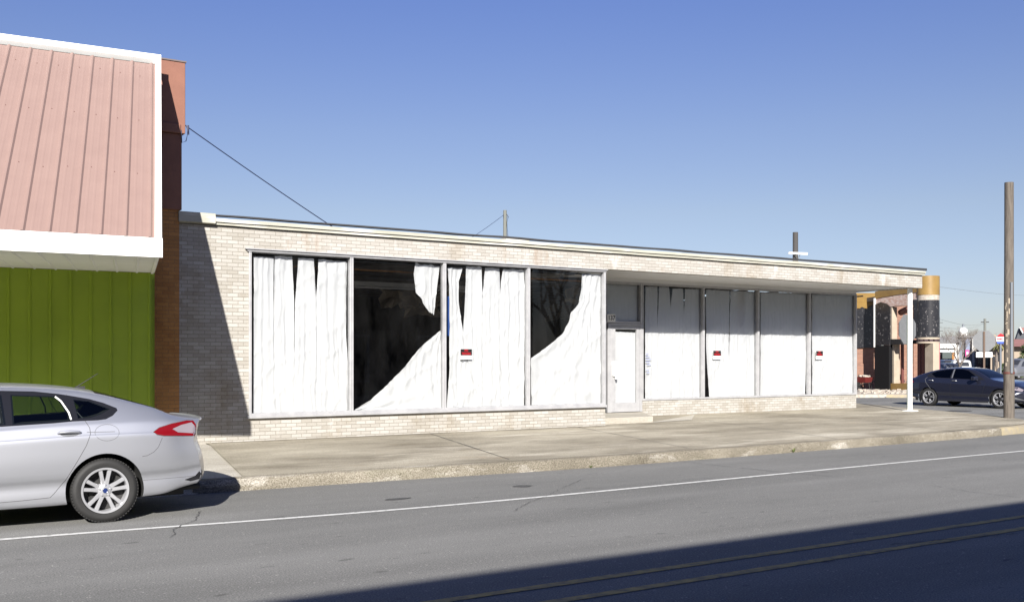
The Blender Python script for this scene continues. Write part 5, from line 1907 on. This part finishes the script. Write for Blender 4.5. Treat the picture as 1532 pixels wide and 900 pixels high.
pw = AP.at(1309, 540, 1.3)
WP1 = Plane(pw, (1, -0.05))                       # wing wall facing the main street
pw2 = AP.at(1338, 540, 2.4)
WP2 = Plane(pw2, (1, 0.02))                       # brick wall inside the arcade
bwall = MB()
px_prism(bwall, WP1, rect(1246, 1310, 452, 590), 0.25)
arc_part(bwall, 'brick_wall', M['red_brick'])
bwall = MB()
px_prism(bwall, WP2, rect(1328, 1400, 446, 590), 0.25)
arc_part(bwall, 'inner_brick_wall', M['red_brick'])
up = MB()
px_prism(up, WP1, [(1246, 520), (1307, 520), (1307, 456), (1301, 459), (1296, 462), (1290, 459), (1284, 463), (1270, 461), (1246, 462)], 0.1, -0.104)
arc_part(up, 'black_panel', M['black_tile'])
up = MB()
px_prism(up, AP, [(1309, 516), (1331, 516), (1331.5, 459), (1326, 454), (1318, 452), (1309, 455)], 0.3)
arc_part(up, 'black_panel', M['black_tile'])
up = MB()
px_prism(up, AP, rect(1366, 1374, 448, 506), 0.3)
arc_part(up, 'black_panel', M['black_tile'])
og = MB()
px_prism(og, WP1, rect(1246, 1310, 438, 451.9), 0.3, -0.06)
px_prism(og, WP1, rect(1246, 1308, 452, 461), 0.06, -0.064)
arc_part(og, 'ochre_parapet', M['gold'])
bpz = MB()
px_prism(bpz, AP, rect(1308.5, 1330, 516.5, 586), 0.55)
arc_part(bpz, 'black_pier', M['matt_black'])
gd = MB()
px_prism(gd, AP, [(1309, 446.5), (1340, 441), (1372, 437), (1372, 424), (1330, 432), (1309, 436)], 0.3, 0.02)
arc_part(gd, 'ochre_band', M['gold'])
wb_ = MB()
px_prism(wb_, AP, [(1309, 455), (1318, 451.5), (1332, 458.5), (1366, 455), (1372, 447), (1372, 437.5), (1340, 441.5), (1309, 447)], 0.28, 0.04)
arc_part(wb_, 'broken_brick_band', brick_mat('flaked_white_brick', (0.56, 0.47, 0.42), (0.40, 0.25, 0.2), (0.5, 0.45, 0.4), (0.8, 0.7, 0.65), white=(0.6, 0.56, 0.52)))
vt = MB()
px_prism(vt, AP, rect(1306.8, 1308.3, 446, 519), 0.4, -0.03)
arc_part(vt, 'white_edge_trim', M['white_metal'])
bm_ = MB()
px_prism(bm_, AP, [(1329, 507), (1346, 507), (1350, 515), (1331, 515)], 0.5, 0.05)
px_prism(bm_, AP, [(1346, 508), (1366, 508), (1366, 514), (1349, 514)], 0.3, 0.3)
arc_part(bm_, 'black_beam', M['sign_black'])
cr = MB()
px_prism(cr, AP, rect(1331, 1337.5, 515, 576), 0.35, 0.2)
px_prism(cr, AP, [(1337.5, 515), (1343.5, 515), (1338, 545), (1337.5, 576)], 0.1, 0.5)
arc_part(cr, 'cream_post', M['cream'])
cr = MB()
px_prism(cr, AP, rect(1384, 1396, 513, 575), 0.35, 0.3)
arc_part(cr, 'cream_post', M['cream'])
cr = MB()
px_prism(cr, AP, rect(1331.5, 1334.5, 459, 507), 0.3, 0.05)
arc_part(cr, 'cream_post', M['cream'])
rs_ = MB()
for x0, x1, y0 in ((1347.5, 1349.5, 514), (1372.5, 1376.5, 513), (1379, 1382, 513), (1397, 1400, 513), (1361, 1363.5, 514)):
    rs_ = MB()
    px_prism(rs_, AP, rect(x0, x1, y0, 584), 0.12, 0.6)
    arc_part(rs_, 'red_steel_post', M['red_steel'])
pb = MB()
pb.tube([AP.at(1348, 467, 0.6), AP.at(1361, 461, 0.2)], 0.16, 10)
arc_part(pb, 'broken_pipe', M['red_steel'], smooth=True)
lw = MB()
px_prism(lw, AP, rect(1330.3, 1372, 573, 586), 0.35, 0.1)
arc_part(lw, 'low_ochre_wall', M['gold'])
# rounded corner bay
cc = AP.at(1388.5, 537, 0.5)
rad = 16.3 * (cc.x * SP_ + cc.y * CP_) / FOC
zof = lambda y: AP.at(1388, y, 0.0).z
for nm, m, y0, y1, k in (('ochre_drum', 'gold', 411.5, 440, 1.0), ('white_drum_band', 'debris', 440.2, 448, 0.97), ('black_drum', 'black_tile', 448.2, 504, 0.985), ('tan_drum_rim', 'cream', 504.2, 507, 1.0), ('drum_sill', 'cream', 510.5, 513, 1.0)):
    mb = MB()
    mb.lathe([(0, zof(y1)), (rad * k, zof(y1)), (rad * k, zof(y0)), (0, zof(y0))], 'z', 28, c=(cc.x, cc.y, 0))
    arc_part(mb, nm, M[m], smooth=True)
mb = MB()
for k in range(14):
    a = k * math.tau / 14
    mb.obox(Vector((cc.x + rad * 0.94 * math.cos(a), cc.y + rad * 0.94 * math.sin(a), (zof(507) + zof(510.5)) / 2)), 0.06, 0.16, abs(zof(507) - zof(510.5)) - 0.004, rz=a)
mb.lathe([(rad * 0.8, zof(510.4)), (rad * 0.8, zof(507.1))], 'z', 20, c=(cc.x, cc.y, 0))
arc_part(mb, 'drum_vents', M['maroon'])
rfm = MB()
zt = AP.at(1388, 432, 0).z
e0, e1 = AP.at(1312, 500, 0.32), AP.at(1384, 500, 0.32)
rfm.prism([(e0.x, e0.y, zt - 0.3), (e1.x, e1.y, zt - 0.3), (e1.x + 7.0, e1.y + 9.0, zt - 0.3), (e0.x + 5.0, e0.y + 9.0, zt - 0.3)], (0, 0, 0.2))
arc_part(rfm, 'roof', M['roof'])
# pavement and kerb in front of it
fw = MB()
k0, k1, k2, k3 = ground(1270, 594.5, 0), ground(1330, 594, 0), ground(1366, 594.5, 0), ground(1400, 599, 0)
outer = [Vector((k0.x - 8, k0.y + 5, 0)), k0, k1, k2, Vector((k2.x + 2.2, k2.y - 2.0, 0))]
inn = [p + Vector((0.9, 0.35, 0)) * 20 for p in outer]
vs = []
for a, b in zip(outer, inn):
    vs += [(a.x, a.y, -0.02), (a.x + 0.02, a.y + 0.01, 0.13), (a.x + 0.1, a.y + 0.05, 0.15), (b.x, b.y, 0.15)]
fw.add(vs, [(4 * i + j, 4 * i + 4 + j, 4 * i + 5 + j, 4 * i + 1 + j) for i in range(len(outer) - 1) for j in range(3)])
fw.build('far_sidewalk', M['debris'], recalc=False, kind='structure')
yk = MB()
a, b = ground(1326, 594.3), ground(1364, 594.7)
off = Vector((-0.016, -0.008, 0))
yk.quad(a + off + Z * 0.0, b + off, b + off + Z * 0.135 + Vector((0.03, 0, 0)), a + off + Z * 0.135 + Vector((0.03, 0, 0)))
yk.build('far_yellow_kerb', M['yellow_kerb'], recalc=False, kind='structure')
rub = MB()
for k in range(170):
    x = random.uniform(1284, 1368)
    pos = ground(x, random.uniform(583.5, 588.5), 0.15)
    s = random.uniform(0.03, 0.13)
    rub.obox(pos + Z * s * 0.25, s * 1.5, s, s * 0.7, random.uniform(0, 3), rx=random.uniform(-0.4, 0.4))
tag(rub.build('rubble', M['debris']), 'pale broken rubble strewn along the pavement before the wrecked building', 'rubble', kind='stuff')
for lab, (x0, y0, x1, y1), inw in (('pale broken board leaning inside the arcade above the low ochre wall', (1341, 556, 1352, 571), 0.8), ('thin pale plank fallen across the arcade, foot near the green sign post', (1343, 570, 1339, 553), 0.9), ('whitish board leaning just left of the white canopy post in the arcade', (1358, 572, 1363, 560), 0.7)):
    a, b = AP.at(x0, y0, inw), AP.at(x1, y1, inw + 0.4)
    mb = MB()
    mb.tube([a, b], 0.09, 4)
    tag(mb.build('broken_board', M['debris']), lab, 'board', 'broken boards in the arcade')
# wheelbarrow
wbp = ground(1293, 581.5, 0.15)
wbp = WP1.at(1293, 578, -0.9)
wbp.z = 0.15
wbr = thing('wheelbarrow', 'small red wheelbarrow standing before the old brick wall', 'wheelbarrow', wbp, R(10))
tray = MB()
t0 = [(-0.30, -0.22, 0.36), (0.30, -0.22, 0.36), (0.30, 0.22, 0.36), (-0.30, 0.22, 0.36)]
t1 = [(-0.52, -0.33, 0.66), (0.50, -0.33, 0.62), (0.50, 0.33, 0.62), (-0.52, 0.33, 0.66)]
tray.add(t0 + t1, [(0, 1, 2, 3), (0, 1, 5, 4), (1, 2, 6, 5), (2, 3, 7, 6), (3, 0, 4, 7)])
tray.build('tray', M['barrow_red'], wbr, recalc=False)
fr = MB()
for s in (-1, 1):
    fr.tube([(-0.80, s * 0.05, 0.2), (-0.3, s * 0.18, 0.34), (0.3, s * 0.22, 0.36), (0.85, s * 0.28, 0.52)], 0.022, 8)
    fr.tube([(0.1, s * 0.2, 0.36), (0.16, s * 0.22, 0.0), (0.36, s * 0.22, 0.0), (0.40, s * 0.22, 0.38)], 0.02, 8)
fr.build('frame', M['black'], wbr, smooth=True)
wh = MB()
wh.lathe([(0.05, -0.04), (0.19, -0.045), (0.20, 0), (0.19, 0.045), (0.05, 0.04)], 'y', 20, c=(-0.66, 0, 0.2), close=True)
wh.build('wheel', M['tyre'], wbr, smooth=True)
ld = MB()
for k in range(26):
    ld.obox((random.uniform(-0.36, 0.36), random.uniform(-0.22, 0.22), 0.64 + random.uniform(0, 0.09)), 0.13, 0.10, 0.08, random.uniform(0, 3))
tag(ld.build('rubble_load', M['debris']), 'pale rubble heaped in the red wheelbarrow', 'rubble', kind='stuff')
ld = bpy.data.objects['rubble_load']
ld.matrix_world = Matrix.Translation(wbp) @ Matrix.Rotation(R(10), 4, 'Z')

# ---------------------------------------------------------------- far street
FV = deep(1460, 537, 1.0)
FD = Vector((FV.x, FV.y, 0)).normalized()
FU = Vector((-FD.y, FD.x, 0)) * -1           # to the right in the picture


class Far:
    """frontal plane at a distance, to set out the far blocks"""
    def __init__(self, d, yaw=0.0):
        p = deep(1460, 537, d)
        u = (Matrix.Rotation(yaw, 3, 'Z') @ FU)
        self.pl = Plane((p.x, p.y, 0), u)
        self.n = self.pl.n

    def slab(self, mb, x0, x1, y0, y1, th, inward=0.0, floor=False):
        a, b = self.pl.at(x0, y1, inward), self.pl.at(x1, y1, inward)
        c_, d_ = self.pl.at(x1, y0, inward), self.pl.at(x0, y0, inward)
        if floor:
            a.z = b.z = -0.03
        mb.prism([a, b, c_, d_], -self.n * th)
        return mb


def far_building(name, label, d, yaw, parts, cat='building'):
    F_ = Far(d, yaw)
    base = F_.pl.at(parts[0][2], 540)
    t = thing(name, label, cat, (base.x, base.y, 0))
    for nm, m, x0, x1, y0, y1, th, inw, floor in parts:
        mb = MB()
        F_.slab(mb, x0, x1, y0, y1, th, inw, floor)
        o = mb.build(nm, M[m], t)
        o.location = -Vector((base.x, base.y, 0))
    return t, F_


far_building('white_shop', 'low white shop with grey flat roof and dark awning at the end of the street', 125, 0.0, [
    ('wall', 'white_stucco', 1399, 1436, 513, 545, 12, 0.6, True),
    ('roof', 'grey_roof', 1398, 1480, 503, 512.5, 14, 0.2, False),
    ('fascia', 'white_metal', 1401, 1430, 513.5, 520.5, 0.4, 0.0, False),
    ('lower_fascia', 'white_metal', 1404, 1429, 523, 526.5, 0.5, 0.05, False),
    ('awning', 'awning', 1410, 1424, 526.8, 536, 0.6, -0.4, False),
    ('brick_pier', 'brown_brick', 1424.5, 1428, 527, 545, 0.4, 0.2, True),
    ('shop_window', 'shop_dark', 1405, 1424, 527.5, 545, 0.2, 0.35, False)])
far_building('grey_shed', 'blue-grey sided building with hanging signs and white corner pillar', 100, 0.0, [
    ('wall', 'grey_metal', 1435, 1457, 504, 539, 10, 0.3, True),
    ('corner_pillar', 'white_stucco', 1454.5, 1458, 506, 549, 0.8, -0.2, True),
    ('pillar_foot', 'white_stucco', 1455, 1461, 525, 549, 0.9, 0.2, True),
    ('roof_edge', 'grey_roof', 1432, 1478, 502.6, 505, 11, 0.1, False),
    ('hanging_banner', 'banner_slate', 1444.8, 1451, 506, 523, 0.12, -0.1, False),
    ('pink_sign', 'banner_pink', 1444.3, 1450, 523.3, 533, 0.12, -0.15, False),
    ('sign_emblem', 'sign_white', 1446.2, 1448.4, 526, 530, 0.05, -0.2, False)])
far_building('maroon_shop', 'dark maroon shop front behind the octagonal sign back', 96, 0.0, [
    ('wall', 'maroon', 1460.5, 1482, 519, 548, 8, 0.3, True),
    ('window', 'shop_dark', 1463, 1469, 530, 544, 0.2, 0.22, False),
    ('shutter', 'awning', 1473, 1479, 532, 547, 0.2, 0.22, False)])
tb, TF = far_building('tan_shop', 'tan shop with brown tiled roof behind two palm trunks', 92, 0.0, [
    ('wall', 'tan_wall', 1482, 1506, 516, 551, 9, 0.3, True),
    ('doorway', 'shop_dark', 1485, 1488.5, 533, 551, 0.2, 0.22, True),
    ('window', 'shop_dark', 1491.5, 1496, 529, 540, 0.2, 0.22, False),
    ('parapet', 'tan_wall', 1478, 1490, 500.5, 508, 1.0, 2.2, False)])
mb = MB()
a, b = TF.pl.at(1478, 517, -0.8), TF.pl.at(1508, 517, -0.8)
c1, d1_ = TF.pl.at(1504, 503.5, 3.0), TF.pl.at(1477, 503.5, 3.0)
mb.add([a, b, c1, d1_, a - Z * 0.15, b - Z * 0.15], [(0, 1, 2, 3), (4, 5, 1, 0)])
o = mb.build('tiled_roof', M['brown_roof'], tb)
o.location = -tb.location
ht, HF = far_building('red_roof_house', 'cream house with reddish roof right of the wooden pole', 112, 0.0, [
    ('wall', 'tan_wall', 1508, 1560, 517, 552, 9, 0.3, True),
    ('window', 'shop_dark', 1536, 1542, 525, 536, 0.2, 0.2, False)])
mb = MB()
a, b, c1, d1_ = HF.pl.at(1505, 518, -0.6), HF.pl.at(1565, 518, -0.6), HF.pl.at(1558, 507, 3.4), HF.pl.at(1511, 507, 3.4)
mb.add([a, b, c1, d1_], [(0, 1, 2, 3)])
o = mb.build('roof', M['red_roof'], ht, recalc=False)
o.location = -ht.location
GF = Far(122)
a = GF.pl.at(1528, 540)
gh = thing('gabled_house', 'dark gabled roof with white edge rising beside the reddish roof', 'house', (a.x, a.y, 0))
mb = MB()
px_prism(mb, GF.pl, [(1519.5, 509), (1548, 509), (1548, 501), (1526, 489.5)], 6, 0.2)
mb.build('dark_gable', M['slate'], gh).location = -gh.location
mb = MB()
px_prism(mb, GF.pl, [(1525.3, 489.8), (1526.7, 489.2), (1531.2, 497.6), (1529.8, 498.2)], 0.4, -0.3)
mb.build('white_verge', M['white_metal'], gh).location = -gh.location
mb = MB()
px_prism(mb, GF.pl, [(1527.5, 490.2), (1550, 488), (1550, 505), (1533, 499)], 4, 0.1)
mb.build('red_roof_slope', M['red_roof'], gh).location = -gh.location
mb = MB()
GF.slab(mb, 1522, 1548, 509, 550, 8, 0.6, True)
mb.build('wall', M['tan_wall'], gh).location = -gh.location

# roadside sign like a flag of three colours
SFp = Far(72)
a = SFp.pl.at(1497, 540)
sg = thing('roadside_sign', 'red, white and blue board sign standing before the tan shop', 'sign', (a.x, a.y, 0))
for nm, m, poly in (('red_top', 'sign_red', [(1491, 503.5), (1502.5, 503.5), (1501, 500), (1497, 498.5), (1493.5, 501)]), ('white_panel', 'sign_white', rect(1491, 1502.5, 503.7, 510.5)), ('blue_foot', 'banner_blue', [(1492, 514), (1501.5, 514), (1502.5, 510.7), (1491, 510.7)])):
    mb = MB()
    px_prism(mb, SFp.pl, poly, 0.15)
    mb.build(nm, M[m], sg).location = -sg.location
mp = SFp.pl.at(1496.7, 507, -0.02)
yaw = math.atan2(SFp.n.y, SFp.n.x) + math.pi / 2
wm = [o for o in sg.children if o.name.startswith('white_panel')][0]
tt_ = text_mesh('lettering', 'RE/MAX', 0.19, M['sign_red'], Matrix.Translation(mp) @ Matrix.Rotation(yaw, 4, 'Z') @ Matrix.Rotation(R(90), 4, 'X'), wm, bold=0.006, xs=0.62)
mb = MB()
pp = SFp.pl.at(1497, 514, 0.08)
mb.tube([(pp.x, pp.y, -0.03), (pp.x, pp.y, pp.z + 0.1)], 0.06, 8)
mb.build('post', M['grey_metal'], sg).location = -sg.location

# water tower
wt0 = deep(1441, 537, 230)
wt = thing('water_tower', 'rounded white water tower tank above the grey roofs', 'water tower', (wt0.x, wt0.y, 0))
zc = deep(1441, 495.5, 230).z
rr_ = 6.2 * 230 / FOC
mb = MB()
mb.lathe([(0, zc - rr_ * 0.95), (rr_ * 0.6, zc - rr_ * 0.9), (rr_ * 0.95, zc - rr_ * 0.3), (rr_, zc), (rr_ * 0.9, zc + rr_ * 0.5), (rr_ * 0.5, zc + rr_ * 0.9), (0, zc + rr_ * 1.02)], 'z', 24)
mb.build('tank', M['tank'], wt, smooth=True)
mb = MB()
mb.lathe([(0.25, zc + rr_), (0.25, zc + rr_ + 0.7), (0, zc + rr_ + 0.75)], 'z', 10)
mb.build('finial', M['grey_metal'], wt)
mb = MB()
for k in range(6):
    a = k * math.tau / 6
    mb.tube([(rr_ * 0.85 * math.cos(a), rr_ * 0.85 * math.sin(a), 0), (rr_ * 0.75 * math.cos(a), rr_ * 0.75 * math.sin(a), zc - rr_ * 0.5)], 0.12, 6)
mb.build('leg_frame', M['tank'], wt)

# distant poles and wires
p = deep(1473.5, 537, 130)
q = thing('utility_pole', 'distant utility pole with one short crossarm above the octagonal sign', 'pole', (p.x, p.y, 0))
top = deep(1473, 476.5, 130).z
MB().tube([(0, 0, 0), (0, 0, top)], 0.15, 8).build('pole_shaft', M['pole_grey'], q, smooth=True)
rzf = math.atan2(FU.y, FU.x)
MB().obox((0, 0, deep(1473, 481.5, 130).z), 0.95, 0.12, 0.12, rz=rzf).build('crossarm', M['pole_dark'], q)
p = deep(1405.3, 537, 70)
q = thing('utility_pole', 'pole with two short arms just right of the black rounded corner', 'pole', (p.x, p.y, 0))
MB().tube([(0, 0, 0), (0, 0, deep(1405, 474, 70).z)], 0.035, 8).build('pole_shaft', M['pole_dark'], q, smooth=True)
mb = MB()
for yy in (482.5, 495.0):
    mb.obox(Vector((0, 0, deep(1405, yy, 70).z)) + FU * 0.1, 0.24, 0.03, 0.035, rz=rzf)
mb.build('crossarm', M['pole_dark'], q)
p = deep(1404.5, 537, 66)
q = MB()
q.tube([(p.x, p.y, -0.03), (p.x, p.y, deep(1404, 512, 66).z)], 0.075, 10)
tag(q.build('pink_post', M['pink_pole'], smooth=True), 'faded pink post standing right of the wrecked building', 'post')
for k, (y0, y1, lab) in enumerate(((429, 440, 'uppermost faint wire crossing the sky right of the ochre corner'), (477, 483, 'faint wire running from the two-armed pole to the distant pole'), (489, 483.5, 'lowest faint wire sloping up to the distant pole'))):
    mb = MB()
    a, b = deep(1405, y0, 70), deep(1473 if k else 1590, y1, 130)
    mb.tube([a + (b - a) * i / 12 - Vector((0, 0, 0.35 * math.sin(math.pi * i / 12))) for i in range(13)], 0.008, 4)
    tag(mb.build('power_line', M['pole_grey'], smooth=True), lab, 'wire')


# ---------------------------------------------------------------- trees
def branch(mb, p, d, L, r, depth, spread=0.55):
    pts = [p]
    q = p.copy()
    dd = d.copy()
    for i in range(3):
        dd = (dd + Vector((random.uniform(-1, 1), random.uniform(-1, 1), random.uniform(-0.4, 0.7))) * 0.16).normalized()
        q = q + dd * L / 3
        pts.append(q.copy())
    mb.tube(pts, [r, r * 0.9, r * 0.8, r * 0.68], 5 if depth < 2 else 4, cap=False)
    if depth <= 0: return
    for k in range(random.choice((2, 3, 3))):
        nd = (dd + Vector((random.uniform(-1, 1), random.uniform(-1, 1), random.uniform(-0.35, 0.75))) * spread * 1.3).normalized()
        branch(mb, pts[random.choice((2, 3, 3))], nd, L * random.uniform(0.62, 0.85), r * 0.58, depth - 1, spread)


def bare_tree(label, base, h, depth=5, seed=1, group='bare winter trees'):
    random.seed(seed)
    t = thing('bare_tree', label, 'tree', base, 0, group)
    th = h * 0.28
    MB().tube([(0, 0, 0), (0.05, 0, th * 0.5), (0, 0.03, th * 1.05)], [h * 0.03, h * 0.024, h * 0.02], 8).build('trunk', M['bark'], t, smooth=True)
    mb = MB()
    for k in range(5):
        a = k * math.tau / 5 + random.uniform(-0.4, 0.4)
        branch(mb, Vector((0, 0, th)), Vector((math.cos(a) * 0.6, math.sin(a) * 0.6, 1)).normalized(), h * 0.25, h * 0.014, depth)
    mb.build('crown', M['bark'], t)
    return t


p = deep(1432, 537, 150)
bare_tree('bare tree on the left of the white water tower', (p.x, p.y, 0), 5.6, 5, 3)
p = deep(1462, 537, 175)
bare_tree('wide bare tree between the water tower and the distant crossarm pole', (p.x, p.y, 0), 7.0, 5, 5)
p = deep(1492, 537, 190)
bare_tree('bare tree top showing above the red white and blue sign', (p.x, p.y, 0), 6.6, 5, 9)
p = deep(1438, 537, 84)
bare_tree('low brownish leafless street tree in front of the grey shed', (p.x - 0.2, p.y, 0), 3.9, 6, 12)
bare_tree('tall bare tree across the street, mirrored in the rightmost front window', (31.5, -7.5, 0), 9.0, 5, 21)


def palm(label, px, ptop, d, seed):
    random.seed(seed)
    b = deep(px, 537, d)
    h = deep(px, ptop, d).z
    t = thing('palm_tree', label, 'palm', (b.x, b.y, -0.03), 0, 'small palms by the tan shop')
    MB().tube([(0, 0, 0), (0.03, 0, h * 0.5), (0, 0, h)], [0.15, 0.11, 0.10], 8).build('trunk', M['bark'], t, smooth=True)
    mb = MB()
    for k in range(30):
        a = random.uniform(0, math.tau)
        up_ = random.uniform(-0.5, 0.9)
        L = random.uniform(0.5, 0.8)
        dv = Vector((math.cos(a), math.sin(a), 0))
        sd_ = Vector((-dv.y, dv.x, 0)) * 0.06
        p0 = Vector((0, 0, h))
        p1 = p0 + dv * L * 0.5 + Vector((0, 0, up_ * 0.35))
        p2 = p0 + dv * L + Vector((0, 0, up_ * 0.3 - 0.3))
        mb.add([p0 - sd_ * 0.3, p0 + sd_ * 0.3, p1 + sd_, p1 - sd_], [(0, 1, 2, 3)])
        mb.add([p1 - sd_, p1 + sd_, p2], [(0, 1, 2)])
    mb.build('crown', M['palm'], t, recalc=False)


palm('palm with a bare trunk left of the tan shop window, nearer the sign back', 1490.5, 519, 80, 31)
palm('taller palm under the red white and blue sign', 1496.5, 515, 78, 32)


def leafy(label, base, rx, rz, n, seed, name='bush', cat='bush', size=0.16):
    random.seed(seed)
    t = thing(name, label, cat, base)
    mb = MB()
    for k in range(7):
        a = random.uniform(0, math.tau)
        mb.tube([(0, 0, 0), (rx * 0.4 * math.cos(a), rx * 0.4 * math.sin(a), rz * 0.9)], [0.05, 0.015], 5)
    mb.build('trunk', M['bark'], t)
    mb = MB()
    cl = [Vector((random.gauss(0, rx * 0.45), random.gauss(0, rx * 0.45), random.uniform(0.2, 1.8) * rz)) for _ in range(24)]
    for k in range(n):
        c_ = random.choice(cl)
        p_ = c_ + Vector((random.gauss(0, 1), random.gauss(0, 1), random.gauss(0, 1))) * rx * 0.2
        if p_.z < 0.02: continue
        u_ = Vector((random.gauss(0, 1), random.gauss(0, 1), random.gauss(0, 1))).normalized()
        v_ = u_.orthogonal().normalized()
        s = size * random.uniform(0.5, 1.2)
        mb.add([p_ - u_ * s, p_ + v_ * s * 0.45, p_ + u_ * s, p_ - v_ * s * 0.45], [(0, 1, 2, 3)])
    mb.build('crown', M['leaf'], t, recalc=False)
    return t


p = deep(1526, 537, 98)
leafy('dark green bush behind the silver minivan', (p.x, p.y, -0.03), 0.75, 0.80, 1500, 41)
p = deep(1502, 537, 82)
leafy('small olive shrub beside the taller palm', (p.x, p.y, -0.03), 0.28, 0.75, 500, 42, size=0.09, name='shrub', cat='shrub')
p = deep(1534, 537, 105)
leafy('dark leafy treetop overlapping the gabled roof at the right edge', (p.x, p.y, 0), 0.5, 1.7, 900, 43, name='small_tree', cat='tree')
